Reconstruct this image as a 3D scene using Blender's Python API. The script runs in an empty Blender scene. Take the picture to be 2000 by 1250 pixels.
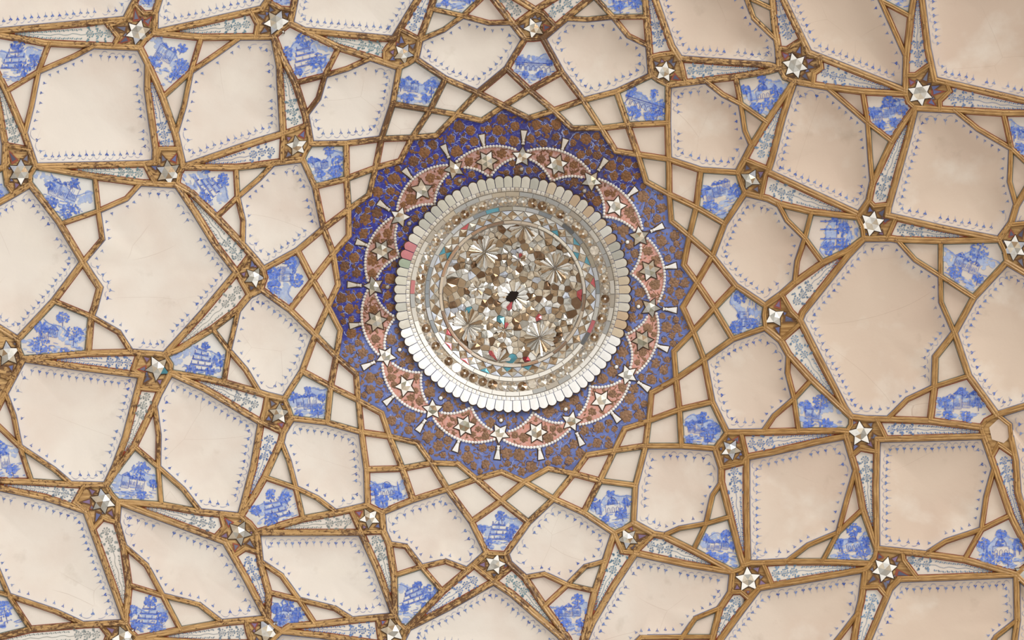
import bpy, math, random
from mathutils import Vector
import mathutils.geometry as mg
R = random.Random(11)
PI = math.pi
# ------------------------------------------------------------------ camera
CAMZ = 1.6
cam_d = bpy.data.cameras.new('camera'); cam = bpy.data.objects.new('camera', cam_d)
bpy.context.scene.collection.objects.link(cam)
cam.location = (0, 0, CAMZ); cam.rotation_euler = (PI, 0, 0)      # lying on one's back, looking straight up
cam_d.sensor_width = 36; cam_d.lens = 36; cam_d.clip_end = 60
sc = bpy.context.scene; sc.camera = cam
sc.view_settings.view_transform = 'Standard'; sc.view_settings.look = 'None'
sc.view_settings.gamma = 1; sc.view_settings.use_curve_mapping = False
sc.view_settings.exposure = -0.17
# ------------------------------------------------------------------ world: soft light of the hall below (floor darker and warm, walls brighter)
w = bpy.data.worlds.new('hall_light'); sc.world = w; w.use_nodes = True
nt = w.node_tree; nt.nodes.clear()
wo = nt.nodes.new('ShaderNodeOutputWorld'); bg = nt.nodes.new('ShaderNodeBackground')
tc = nt.nodes.new('ShaderNodeTexCoord'); sx = nt.nodes.new('ShaderNodeSeparateXYZ')
rp = nt.nodes.new('ShaderNodeValToRGB')
mr = nt.nodes.new('ShaderNodeMapRange'); mr.inputs[1].default_value = -1; mr.inputs[2].default_value = 1
nt.links.new(tc.outputs['Generated'], sx.inputs[0]); nt.links.new(sx.outputs[2], mr.inputs[0])
nt.links.new(mr.outputs[0], rp.inputs[0]); nt.links.new(rp.outputs[0], bg.inputs[0]); nt.links.new(bg.outputs[0], wo.inputs[0])
e = rp.color_ramp.elements
e[0].position = 0.0; e[0].color = (.60, .55, .49, 1)
e[1].position = 1.0; e[1].color = (1, 1, 1, 1)
for p_, c_ in ((.06, (.64, .59, .53, 1)), (.2, (.98, .97, .95, 1)), (.4, (1.1, 1.1, 1.09, 1))):
    q = e.new(p_); q.color = c_
bg.inputs[1].default_value = 1.0
# ------------------------------------------------------------------ daylight from the big opening on the upper right of the picture
def area(name, loc, target, size, energy, col):
    l = bpy.data.lights.new(name, 'AREA'); l.shape = 'SQUARE'; l.size = size; l.energy = energy; l.color = col
    o = bpy.data.objects.new(name, l); sc.collection.objects.link(o); o.location = loc
    o.rotation_euler = (Vector(target)-Vector(loc)).to_track_quat('-Z', 'Y').to_euler()
area('window_daylight', (7.5, -8.5, 2.2), (0, 0, 8), 6, 1250, (1, .99, .97))

# ------------------------------------------------------------------ the vault as a surface: picture ray -> point of a sphere
F = 2000.0; CX, CY = 1003.0, 577.0; H = 7.0; RS = 7.2
AX = (CX-1000)/F*H; AY = (CY-625)/F*H
SC_ = Vector((AX, AY, CAMZ+H-RS)); CAMP = Vector((0, 0, CAMZ))
def P(x, y, h=0.0):
    """point of the vault that carries the motif; h = height of relief towards the room (m)"""
    d = Vector(((x-1000)/F, (y-625)/F, 1)).normalized(); o = CAMP-SC_; r = RS-h
    b = o.dot(d); c = o.dot(o)-r*r
    return CAMP+d*(-b+math.sqrt(b*b-c))
PXM = H/F                                        # metres per picture pixel near the crown

# ------------------------------------------------------------------ materials
def lin(c):
    return tuple(((v/255)/12.92 if v/255 <= .04045 else ((v/255+.055)/1.055)**2.4) for v in c[:3])
MATS = {}
def mat(name, rough=.6, metal=0.0, kind='plain', col=None, spec=.4):
    m = bpy.data.materials.new(name); m.use_nodes = True; MATS[name] = m
    N = m.node_tree.nodes; L = m.node_tree.links; b = N['Principled BSDF']
    b.inputs['Roughness'].default_value = rough; b.inputs['Metallic'].default_value = metal
    b.inputs['Specular IOR Level'].default_value = spec
    def node(t, **k):
        n = N.new(t)
        for a, v in k.items(): setattr(n, a, v)
        return n
    if col is None:
        at = node('ShaderNodeAttribute', attribute_name='Col'); base = at.outputs['Color']
    else:
        rg = node('ShaderNodeRGB'); rg.outputs[0].default_value = lin(col)+(1,); base = rg.outputs[0]
    geo = node('ShaderNodeNewGeometry')
    def noise(scale, detail=3, src=None, rough_=.55):
        n = node('ShaderNodeTexNoise'); n.inputs['Scale'].default_value = scale; n.inputs['Detail'].default_value = detail
        n.inputs['Roughness'].default_value = rough_
        L.new(src or geo.outputs['Position'], n.inputs['Vector']); return n.outputs['Fac']
    def ramp(src, a, b_, c0=0, c1=1):
        r = node('ShaderNodeMapRange'); L.new(src, r.inputs[0])
        r.inputs[1].default_value = a; r.inputs[2].default_value = b_; r.inputs[3].default_value = c0; r.inputs[4].default_value = c1
        return r.outputs[0]
    def mix(fac, a, b_, mode='MIX'):
        x = node('ShaderNodeMix', data_type='RGBA', blend_type=mode)
        if isinstance(fac, float): x.inputs[0].default_value = fac
        else: L.new(fac, x.inputs[0])
        for i, v in ((6, a), (7, b_)):
            if isinstance(v, tuple): x.inputs[i].default_value = v
            else: L.new(v, x.inputs[i])
        return x.outputs[2]
    def mul(a, b_):
        x = node('ShaderNodeMath', operation='MULTIPLY'); L.new(a, x.inputs[0])
        if isinstance(b_, float): x.inputs[1].default_value = b_
        else: L.new(b_, x.inputs[1])
        return x.outputs[0]
    def bump(src, strength, dist):
        x = node('ShaderNodeBump'); x.inputs['Strength'].default_value = strength; x.inputs['Distance'].default_value = dist
        L.new(src, x.inputs['Height']); L.new(x.outputs[0], b.inputs['Normal'])
    out = base
    if kind == 'plaster':
        out = mix(ramp(noise(1.6, 4), .45, .75, 0, .5), out, tuple(v for v in lin((210, 184, 166)))+(1,))
        out = mix(ramp(noise(2.9, 6), .53, .7, 0, .55), out, lin((236, 227, 214))+(1,))
        out = mix(ramp(noise(5.3, 6), .62, .78, 0, .28), out, lin((150, 130, 108))+(1,))
        wv = node('ShaderNodeTexVoronoi', feature='DISTANCE_TO_EDGE'); wv.inputs['Scale'].default_value = 1.3
        L.new(geo.outputs['Position'], wv.inputs['Vector'])
        out = mix(mul(ramp(wv.outputs['Distance'], 0, .0016, 1, 0), ramp(noise(1.1), .5, .56, 0, .3)), out, lin((140, 105, 80))+(1,))
        bump(noise(9, 5), .12, .02)
    elif kind == 'gold':
        uv = node('ShaderNodeUVMap'); mp = node('ShaderNodeMapping'); L.new(uv.outputs[0], mp.inputs[0])
        mp.inputs['Scale'].default_value = (9, 110, 1)
        streak = noise(1.0, 3, mp.outputs[0], .6)
        mp2 = node('ShaderNodeMapping'); L.new(uv.outputs[0], mp2.inputs[0]); mp2.inputs['Scale'].default_value = (26, 60, 1)
        pat = noise(1.0, 4, mp2.outputs[0], .7)
        we = node('ShaderNodeAttribute', attribute_name='wear').outputs['Fac']
        big = noise(4.0, 2)
        out = mix(ramp(streak, .38, .66, 0, .62), out, lin((122, 84, 42))+(1,), 'MIX')
        out = mix(ramp(streak, .6, .3, 0, .35), out, lin((232, 198, 140))+(1,))
        s = node('ShaderNodeMath', operation='ADD'); L.new(pat, s.inputs[0])
        L.new(ramp(big, .3, .7, -.1, .1), s.inputs[1])
        s2 = node('ShaderNodeMath', operation='ADD'); L.new(s.outputs[0], s2.inputs[0]); L.new(ramp(we, 0, 1, -.2, .04), s2.inputs[1])
        out = mix(ramp(s2.outputs[0], .49, .54, 0, .9), out, lin((92, 58, 32))+(1,))
        bump(pat, .5, .006)
    elif kind == 'paint':
        out = mix(ramp(noise(60, 3), .4, .75, 0, .35), out, lin((214, 214, 220))+(1,))
    elif kind == 'ground':
        out = mix(ramp(noise(30, 5, None, .75), .5, .62, 0, .3), out, lin((150, 160, 212))+(1,))
        out = mix(ramp(noise(7, 4), .5, .72, 0, .35), out, lin((60, 55, 70))+(1,))
        bump(noise(50, 3), .4, .006)
    elif kind == 'relief':
        out = mix(ramp(noise(90, 4, None, .7), .45, .62, 0, .5), out, lin((60, 38, 24))+(1,))
        out = mix(ramp(noise(130, 2), .58, .68, 0, .4), out, lin((176, 136, 92))+(1,))
        bump(noise(120, 3), .5, .006)
    elif kind == 'mirror':
        out = mix(ramp(noise(40, 4), .45, .8, 0, .35), out, lin((150, 125, 95))+(1,))
        bump(noise(30, 2), .15, .004)
    elif kind == 'shell':
        out = mix(ramp(noise(30, 3), .55, .85, 0, .12), out, lin((200, 190, 175))+(1,))
    L.new(out, b.inputs['Base Color'])
    return m
mat('plaster', .75, 0, 'plaster', spec=.2)
mat('gilded_wood', .42, .0, 'gold', spec=.5)
mat('blue_paint', .7, 0, 'paint', spec=.2)
mat('line_paint', .7, 0, 'plain', spec=.2)
mat('medallion_ground', .5, 0, 'ground', spec=.5)
mat('relief_flower', .55, 0, 'relief', spec=.4)
mat('mirror_glass', .2, .75, 'mirror')
mat('shell_white', .3, .0, 'shell', spec=.6)
mat('rough_plaster', .9, 0, 'plaster', col=(196, 172, 146), spec=.1)

# ------------------------------------------------------------------ mesh builder
class MB:
    def __init__(s): s.v = []; s.f = []; s.c = []; s.uv = None; s.wear = None
    def add(s, pts, faces, col):
        n = len(s.v); s.v += [tuple(p) for p in pts]; s.f += [tuple(i+n for i in f) for f in faces]
        if isinstance(col, list): s.c += col
        else: s.c += [col]*len(pts)
    def build(s, name, m, parent=None, smooth=False):
        if not s.v: return None
        me = bpy.data.meshes.new(name)
        # children share the world frame of their parent (parents sit at a local origin): move the vertices
        off = ORIG.get(parent.name, Vector((0, 0, 0))) if parent is not None else Vector((0, 0, 0))
        if parent is None:
            off = sum((Vector(p) for p in s.v), Vector())/len(s.v)
        me.from_pydata([(p[0]-off.x, p[1]-off.y, p[2]-off.z) for p in s.v], [], s.f)
        at = me.color_attributes.new('Col', 'FLOAT_COLOR', 'POINT')
        flat = []
        for c in s.c: flat += [c[0], c[1], c[2], 1.0]
        at.data.foreach_set('color', flat)
        if s.wear is not None:
            a2 = me.attributes.new('wear', 'FLOAT', 'POINT'); a2.data.foreach_set('value', s.wear)
        if s.uv is not None:
            ul = me.uv_layers.new(name='UVMap'); li = [0]*len(me.loops); me.loops.foreach_get('vertex_index', li)
            fl = []
            for i in li: fl += list(s.uv[i])
            ul.data.foreach_set('uv', fl)
        if smooth: me.shade_smooth()
        me.materials.append(MATS[m]); o = bpy.data.objects.new(name, me); sc.collection.objects.link(o)
        if parent is not None: o.parent = parent
        else: o.location = off; ORIG[o.name] = off.copy()
        return o
ORIG = {}
def thing(name, loc, label, cat, group=None):
    o = bpy.data.objects.new(name, None); sc.collection.objects.link(o); o.location = loc; o.empty_display_size = .05
    ORIG[o.name] = Vector(loc); tag(o, label, cat, group); return o
def tag(o, label=None, cat=None, group=None, kind=None):
    if label: o['label'] = label
    if cat: o['category'] = cat
    if group: o['group'] = group
    if kind: o['kind'] = kind
    return o
def child_tag_origin(o, parent): ORIG[o.name] = ORIG[parent.name].copy()
# ---- 2-D helpers (picture plane of the drawing, later laid on the vault)
def sub(a, b): return (a[0]-b[0], a[1]-b[1])
def add2(a, b, k=1.0): return (a[0]+b[0]*k, a[1]+b[1]*k)
def ln(a): return math.hypot(a[0], a[1])
def unit(a):
    l = ln(a) or 1e-9; return (a[0]/l, a[1]/l)
def rot(a, t): c, s_ = math.cos(t), math.sin(t); return (a[0]*c-a[1]*s_, a[0]*s_+a[1]*c)
def area2(p): return .5*sum(p[i][0]*p[(i+1) % len(p)][1]-p[(i+1) % len(p)][0]*p[i][1] for i in range(len(p)))
def inside(p, q):
    r = False; n = len(q); j = n-1
    for i in range(n):
        if (q[i][1] > p[1]) != (q[j][1] > p[1]) and p[0] < (q[j][0]-q[i][0])*(p[1]-q[i][1])/(q[j][1]-q[i][1])+q[i][0]: r = not r
        j = i
    return r
def segdist(p, a, b):
    ab = sub(b, a); l2 = ab[0]**2+ab[1]**2
    t = 0 if l2 == 0 else max(0, min(1, ((p[0]-a[0])*ab[0]+(p[1]-a[1])*ab[1])/l2))
    return ln(sub(p, add2(a, ab, t))), t
def polydist(p, q): return min(segdist(p, q[i], q[(i+1) % len(q)])[0] for i in range(len(q)))
def offset(poly, d):
    """inset a closed polygon (any winding) by d px with mitres"""
    n = len(poly); sg = 1 if area2(poly) > 0 else -1; out = []
    for i in range(n):
        a, b, c = poly[i-1], poly[i], poly[(i+1) % n]
        u = unit(sub(b, a)); v = unit(sub(c, b))
        n1 = (-u[1]*sg, u[0]*sg); n2 = (-v[1]*sg, v[0]*sg)
        m = (n1[0]+n2[0], n1[1]+n2[1]); k = 1+n1[0]*n2[0]+n1[1]*n2[1]
        k = max(k, .02)
        out.append((b[0]+m[0]*d/k, b[1]+m[1]*d/k))
    return out
def offset_e(poly, ds):
    """inset with a distance of its own for every edge"""
    n = len(poly); sg = 1 if area2(poly) > 0 else -1; L_ = []
    for i in range(n):
        a, b = poly[i], poly[(i+1) % n]; u = unit(sub(b, a)); L_.append((add2(a, (-u[1]*sg, u[0]*sg), ds[i]), u))
    out = []
    for i in range(n):
        (p, u), (q, v) = L_[i-1], L_[i]; den = u[0]*v[1]-u[1]*v[0]
        if abs(den) < .12: out.append(((q[0]+add2(poly[i], sub(p, poly[i-1]))[0])/2, (q[1]+add2(poly[i], sub(p, poly[i-1]))[1])/2)); continue
        w_ = sub(q, p); t = (w_[0]*v[1]-w_[1]*v[0])/den; out.append(add2(p, u, t))
    return out
def centroid(p):
    A = area2(p); cx = cy = 0
    for i in range(len(p)):
        x0, y0 = p[i]; x1, y1 = p[(i+1) % len(p)]; k = x0*y1-x1*y0; cx += (x0+x1)*k; cy += (y0+y1)*k
    return (cx/(6*A), cy/(6*A))
# ------------------------------------------------------------------ the rib net, measured: letter = kind (L long rib, s slender rib, c short cross-piece)
# inner star bosses: centre, two shoulders towards the medallion (anticlockwise one, clockwise one), T junctions, kite tip, medallion junctions
A = [ # star,      ccw shoulder, cw shoulder, Tccw,        Tcw,         K,           Jccw,        Jcw
 ((1043,55), (1025,76), (1060,74), (990,134), (1097,141), (1034,176), (984,207), (1081,216)),
 ((1298,140), (1272,147), (1305,166), (1204,179), (1304,240), (1226,244), (1174,250), (1246,302)),
 ((1466,350), (1441,337), (1455,377), (1369,332), (1415,437), (1360,405), (1307,380), (1346,461)),
 ((1513,619), (1495,597), (1495,640), (1437,558), (1431,662), (1395,602), (1361,552), (1354,647)),
 ((1428,878), (1420,845), (1397,876), (1391,785), (1331,871), (1327,800), (1320,740), (1267,822)),
 ((1226,1052), (1237,1021), (1200,1041), (1241,948), (1140,1001), (1172,939), (1200,880), (1120,925)),
 ((967,1102), (988,1082), (951,1080), (1032,1020), (921,1019), (979,978), (1024,941), (930,935)),
 ((722,1012), (746,1001), (718,987), (807,976), (716,917), (786,915), (843,904), (761,852)),
 ((545,808), (570,817), (555,780), (639,825), (590,725), (646,755), (700,782), (657,696)),
 ((497,541), (510,565), (514,526), (566,605), (581,489), (611,547), (641,599), (651,496)),
 ((580,285), (591,311), (607,281), (615,364), (676,280), (677,349), (681,409), (734,328)),
 ((788,105), (780,132), (812,115), (767,203), (870,154), (840,215), (805,269), (892,224))]
AN = [(1139,196),(1306,311),(1391,500),(1375,702),(1261,871),(1081,974),(874,955),(706,844),(616,654),(632,446),(745,271),(933,181)]
KINK = [(1032,231),(1117,251),(1202,295),(1262,355),(1311,432),(1335,517),(1333,600),(1316,686),(1272,767),(1220,837),(1147,888),(1070,915),(979,921),(895,906),(815,865),(746,807),(696,730),(665,645),(661,556),(682,460),(721,381),(782,315),(852,265),(941,236)]
JS = [j for a in A for j in (a[6], a[7])]
RIBS = []
def rib(kind, *pts): RIBS.append((kind, [tuple(map(float, p)) for p in pts]))
for i in range(12):
    s, c1, c2, t1, t2, k, j1, j2 = A[i]; nx = A[(i+1) % 12]
    rib('m', c2, t2, AN[i], nx[6]); rib('m', nx[1], nx[3], AN[i], j2)
    rib('m', t1, k, j2); rib('m', t2, k, j1)
    mid = add2(s, unit(sub(k, s)), 21 if i != 4 else 27); rib('c', c1, mid, c2)
# zigzag round the medallion: J0 (984,207) K0 (1032,231) J1 (1081,216) K1 ...
MED = []
for i in range(24): MED += [JS[i], KINK[i]]
for i in range(24): rib('m', MED[2*i], MED[2*i+1], MED[(2*i+2) % 48])
TXT = """
L -5 61 245 38
L -5 69 88 84 273 93
c 212 49 231 72 222 87
L 245 38 267 -5
L 302 64 303 25 312 -5
L 245 38 212 49
c 267 8 281 26 303 22
L 302 64 394 44 512 17
L 300 68 393 73 470 72 535 72
c 491 27 503 47 499 70
c 273 93 283 78 300 68
L 302 64 300 68
L 273 93 289 125 288 175 304 292 303 318
L 273 93 289 125 318 190 343 262 358 326
s 393 73 373 140 318 190
s 470 72 424 105 373 140 360 205 343 262
s 96 84 75 140 12 178
s 185 89 145 110 75 140 62 207 48 262
L -2 150 12 178 48 262 69 325
L -2 215 10 283 8 325
c 13 285 45 296
L 512 17 527 -5
L 567 46 577 -5
c 524 3 548 17 570 18
c 535 72 548 60 567 46
L 567 46 595 60 770 75
L 567 46 595 62 662 93 725 113 780 132
c 765 76 752 100 752 121
L 770 75 815 0 822 -12
L 812 115 820 78 842 17 850 -12
c 786 60 818 78
s 842 17 904 31 955 45 1000 44
s 942 -5 904 31 867 58 822 78
L 967 -2 1003 42 1025 76
L 1000 -8 1046 20
L 1046 20 1090 -8
L 1060 74 1105 36 1152 -2
c 1046 20 1035 26 1010 44
c 1046 20 1060 25 1082 48
s 1105 36 1147 38 1197 33 1257 33
s 1165 -2 1197 33 1227 70 1265 90
L 1260 -2 1264 45 1272 147
L 1280 -2 1312 90 1328 115
c 1271 112 1290 107 1318 105
c 1328 115 1338 157
L 1328 115 1500 127 1522 133
L 1305 166 1377 157 1437 150 1500 139 1522 133
s 1377 157 1412 185 1447 203 1497 238
s 1437 150 1447 203 1455 255 1468 285
L 1551 159 1497 240 1468 285 1441 337
L 1552 162 1528 230 1507 312 1499 336
c 1459 314 1491 327
L 1499 336 1675 417
L 1455 377 1500 388 1520 398 1585 414 1675 424
c 1495 342 1487 382
s 1520 399 1537 430 1572 465 1607 513
s 1586 415 1572 465 1557 510 1552 552
L 1687 466 1655 490 1607 514 1552 552 1526 575 1495 597
L 1687 466 1655 500 1608 560 1568 610 1562 625
c 1526 576 1545 608 1562 625
c 1525 665 1562 632
L 1495 640 1525 665 1540 692 1585 742 1650 803 1662 814
L 1562 628 1600 700 1650 797 1662 814
s 1541 692 1538 728 1551 779 1560 842
s 1585 742 1551 779 1512 812 1490 844
L 1420 845 1490 845 1560 843 1640 841 1654 842
L 1458 893 1505 884 1600 862 1652 852
c 1447 846 1458 893
c 1409 914 1451 903 1458 893
L 1397 876 1409 914 1409 942 1425 1004 1445 1082 1452 1104
L 1458 893 1458 1000 1460 1090 1452 1104
s 1409 940 1392 967 1379 1023 1354 1075
s 1427 1009 1379 1023 1327 1032 1295 1046
L 1237 1021 1277 1043 1297 1048 1354 1076 1431 1117
L 1241 1080 1340 1102 1431 1121
c 1277 1044 1246 1073
c 1215 1077 1241 1080
L 1200 1041 1182 1096 1162 1154 1140 1247 1136 1262
L 1241 1080 1200 1142 1157 1216 1138 1262
s 1182 1096 1143 1107 1108 1142 1063 1184
s 1162 1154 1108 1142 1063 1121 1025 1128
L 988 1082 994 1100 1024 1130 1063 1184 1109 1247 1116 1262
L 964 1136 1000 1160 1092 1240 1112 1262
c 964 1136 994 1114
c 930 1110 964 1136
L 951 1080 914 1113 864 1155 797 1226
L 964 1136 880 1184 797 1230
s 914 1113 870 1096 823 1107 770 1124
s 864 1155 823 1107 793 1067 760 1062
L 718 987 685 995 657 1001 592 1013 502 1040
L 705 1040 620 1040 502 1044
c 685 997 705 1040
c 705 1040 749 1038
L 746 1001 748 1037 760 1062 770 1124 771 1203
L 705 1040 738 1113 768 1202
s 657 1000 620 973 578 953 517 932
s 592 1013 578 953 564 900 549 862
L 555 780 522 772 507 767 437 747 395 738 333 728
L 510 825 400 759 334 733
c 521 773 517 800 510 825
c 512 828 553 845
L 510 825 495 912 470 1008
L 570 817 554 845 549 862 517 932 498 965 472 1010
s 507 766 480 722 447 684 415 642
s 437 747 447 684 455 650 466 603
L 462 532 395 612 322 693
L 510 565 487 577 466 602 415 642 350 682 322 694
c 462 532 487 577
c 462 532 486 499
L 346 361 380 412 420 477 462 532
L 514 526 500 508 474 478 423 424 373 376 346 361
s 535 318 507 348 464 385 423 424
s 461 327 464 385 475 431 475 478
L 362 328 461 327 500 323 535 318 591 311
L 362 328 405 310 500 277 553 261
c 554 262 550 314
c 553 261 601 244
L 535 72 546 130 547 160 555 262
L 535 72 550 110 577 162 597 225 607 281
s 597 225 622 192 635 147 662 93
s 577 163 635 147 679 134 725 113
L 69 325 283 320 303 318
L 69 325 185 345 275 357 346 361
c 283 320 303 350
c 303 316 312 291 347 291
L 8 325 15 318 13 285
L -5 332 8 325
c 69 325 59 342 59 360
c 8 325 13 360 20 368
L 59 360 20 383 -5 397
L 59 360 86 395 115 433 162 512
s 184 345 192 412 200 467 162 512
s 274 357 247 388 192 412 120 436
L 162 512 105 588 35 663
L 162 512 180 540 195 562 185 600 178 618 172 690
s 105 588 178 618 232 649 257 688
L 35 663 -5 638
c 35 663 36 680 45 701
L 45 701 172 690 257 688 322 694
L 45 701 160 718 277 733
c 271 697 260 722 277 733
c 279 760 304 756
L 277 733 275 740 245 855 225 910 207 948
L 333 731 310 770 302 790 262 872 235 907 209 948
s 303 790 310 850 309 912 315 986
s 262 872 311 912 358 956 392 1000
L 207 948 140 946 62 941 -5 939
L 168 998 90 972 -5 951
c 165 953 146 981
L 146 984 168 998
c 181 1034 201 1012 228 1020
L 45 701 42 707 10 767 -5 797
c -3 731 15 739 25 735
s 10 767 27 812 39 872 62 941
s -5 830 39 872 106 917 140 946
L 231 980 315 987 392 1000 473 1008
L 231 980 300 1006 440 1058
c 431 1007 438 1030 420 1049
c 207 948 218 966 231 980
c 473 1008 488 1022 502 1041
c 462 1083 479 1071 503 1080
L 440 1058 480 1128 522 1208
L 502 1043 508 1096 525 1157 524 1207
s 508 1096 550 1124 584 1171 616 1221
s 525 1157 584 1171 654 1188 690 1211
L 550 1233 567 1223 623 1219 690 1212 769 1205
L 550 1233 620 1240 742 1255
c 738 1209 741 1236 745 1258
c 770 1204 780 1218 795 1232
L 795 1232 797 1226
c 524 1207 533 1222 550 1233
c 481 1217 484 1232 492 1256
L 168 998 182 1034 241 1200 245 1216
L 231 980 228 1020 241 1065 252 1143 245 1216
s 241 1066 286 1104 318 1163 353 1230
s 252 1143 318 1163 389 1181 434 1216
L 269 1247 353 1230 434 1216 524 1207
c 245 1216 254 1232 269 1247
L -5 1245 60 1229 165 1220 245 1216
s -5 1112 17 1163 60 1229
s -5 1156 17 1163 109 1194 165 1220
c 196 1225 212 1240 205 1258
L 1522 133 1520 95 1512 45 1508 -5
L 1580 103 1531 2 1528 -5
c 1520 95 1537 96 1556 82
s 1457 -6 1472 35 1516 79
s 1462 -5 1511 18
c 1522 133 1532 152 1551 159
L 1580 103 1765 177
L 1551 159 1615 170 1685 179 1768 183
c 1601 113 1604 133 1590 143 1588 162
s 1615 170 1655 205 1695 240 1742 276
s 1685 179 1695 240 1700 312 1704 358
L 1768 182 1770 112 1779 32 1785 -5
L 1825 156 1812 95 1800 -5
c 1772 147 1788 147 1812 126
s 1718 -5 1750 67 1770 112
s 1720 2 1779 33
L 1825 156 2005 198
L 1787 211 1865 215 1960 221 2005 221
c 1849 162 1855 178 1835 197 1836 212
c 1768 183 1774 200 1787 211
s 1865 215 1910 252 1975 290 2005 318
s 1960 221 1975 290 1972 355 1985 402
L 1787 211 1765 240 1742 276 1704 358 1697 392 1675 422
L 1787 211 1775 262 1735 405 1733 421
c 1697 390 1707 403 1728 397
L 1733 421 1840 446 1951 468
L 1687 466 1740 466 1752 468 1837 471 1951 470
c 1748 434 1732 464
c 1675 422 1684 442 1687 466
s 1752 470 1787 507 1837 539 1902 581
s 1837 471 1837 539 1838 590 1864 650
L 1951 469 1975 435 1985 402 2005 368
c 1977 443 2005 436
c 1951 469 1962 490 1966 512
L 1966 512 1902 581 1864 650 1827 697 1825 755 1817 822
L 1966 512 2005 535
L 1864 650 1892 734 1947 810
s 1892 734 1825 755 1772 780 1733 819
L 1662 814 1690 818 1733 819 1817 824 1916 835
L 1713 858 1800 856 1921 852
c 1712 827 1731 850
c 1654 842 1662 830 1662 814
L 1654 842 1652 855
c 1670 888 1680 876 1703 882
L 1652 855 1671 917 1685 995 1712 1072
L 1713 858 1711 950 1716 1072
s 1671 917 1654 976 1637 1040 1606 1097
s 1685 995 1637 1040 1578 1065 1536 1097
L 1484 1100 1536 1097 1606 1097 1699 1101
L 1482 1148 1559 1135 1690 1112 1699 1101
c 1490 1101 1500 1124 1508 1143
c 1452 1104 1446 1112 1431 1119
L 1452 1104 1466 1100 1484 1100
c 1427 1157 1447 1156 1461 1168 1482 1148
c 1712 1073 1708 1090 1699 1101
c 1762 1080 1765 1094 1791 1114
c 1692 1148 1716 1146 1728 1163
L 1716 1073 1808 1082 1884 1093 1985 1117
L 1756 1131 1870 1127 1985 1122
L 1756 1131 1738 1150 1696 1250 1690 1262
L 1699 1101 1692 1116 1682 1174 1676 1197 1668 1250 1665 1262
s 1676 1197 1640 1244 1625 1262
s 1808 1082 1847 1057 1917 1034 1974 1006
s 1884 1093 1917 1034 1926 970 1942 912
L 1921 852 1942 908 1974 1006 2005 1068
L 1975 858 1984 900 1988 962 2005 1020
L 1947 810 2005 792
c 1947 810 1925 822 1916 835 1921 852
c 1932 895 1950 868 1982 890
c 1975 858 1972 830 1947 810
L 1431 1119 1424 1157 1406 1188 1392 1244 1388 1262
L 1482 1148 1450 1190 1406 1250 1400 1262
s 1406 1188 1358 1208 1333 1244 1322 1262
s 1240 1256 1252 1245 1333 1244 1392 1244
L 1989 1124 1987 1211 1980 1262
s 1987 1211 1945 1244 1935 1262
L 1985 1120 2005 1105
L 1985 1120 1989 1124 2005 1140
c 346 361 350 341 362 328
c 2005 436 2024 487 2005 535
c 322 694 334 712 333 731
c 795 1232 782 1262 745 1258
r 745 1258 730 1325
r 782 1262 800 1325
c 205 1258 240 1272 269 1247
c 492 1256 520 1262 550 1233
r 269 1247 400 1256 492 1256
r 205 1258 -75 1270
c 1202 1043 1215 1077
"""
for l_ in TXT.strip().split('\n'):
    t_ = l_.split(); v_ = [float(q) for q in t_[1:]]
    rib(t_[0], *[(v_[i], v_[i+1]) for i in range(0, len(v_), 2)])
S1 = [a[0] for a in A]
S2 = [(1553,128),(1703,437),(1681,847),(1461,1132),(767,1232),(467,1041),(308,719),(329,337),(540,44)]
S3 = [(1797,182),(1981,484),(1728,1112),(521,1233),(201,979),(15,691),(41,336),(270,63),(2006,1121),(243,1246)]
BARE = (1955,842)
# ------------------------------------------------------------------ planar net
X0, X1, Y0, Y1 = -75.0, 2075.0, -75.0, 1325.0
def extend(p, q):      # p outside end, q previous
    d = unit(sub(p, q)); ts = []
    if d[0] > 1e-6: ts.append((X1-p[0])/d[0])
    if d[0] < -1e-6: ts.append((X0-p[0])/d[0])
    if d[1] > 1e-6: ts.append((Y1-p[1])/d[1])
    if d[1] < -1e-6: ts.append((Y0-p[1])/d[1])
    t = min(x for x in ts if x >= 0); return add2(p, d, t)
lines = []
for k, pts in RIBS:
    pts = list(pts)
    def outp(p): return p[0] < 0 or p[0] > 2000 or p[1] < 0 or p[1] > 1250
    if outp(pts[0]) and k in 'Ls': pts[0] = extend(pts[0], pts[1])
    if outp(pts[-1]) and k in 'Ls': pts[-1] = extend(pts[-1], pts[-2])
    lines.append((k, pts))
lines.append(('L', [(X0, Y0), (X1, Y0), (X1, Y1), (X0, Y1), (X0, Y0)]))
nodes = []
def node_of(p, tol=4.6):
    best = None
    for i, q in enumerate(nodes):
        d = abs(q[0]-p[0])+abs(q[1]-p[1])
        if d < tol*1.4 and ln(sub(p, q)) < tol and (best is None or d < best[0]): best = (d, i)
    if best: return best[1]
    nodes.append(p); return len(nodes)-1
lid = []
for k, pts in lines:
    ids = []
    for p in pts:
        i = node_of(p)
        if not ids or ids[-1] != i: ids.append(i)
    lid.append((k, ids))
def seg_x(a, b, c, d):
    r = sub(b, a); s = sub(d, c); den = r[0]*s[1]-r[1]*s[0]
    if abs(den) < 1e-9: return None
    t = ((c[0]-a[0])*s[1]-(c[1]-a[1])*s[0])/den; u = ((c[0]-a[0])*r[1]-(c[1]-a[1])*r[0])/den
    return (t, u) if 0 < t < 1 and 0 < u < 1 else None
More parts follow.
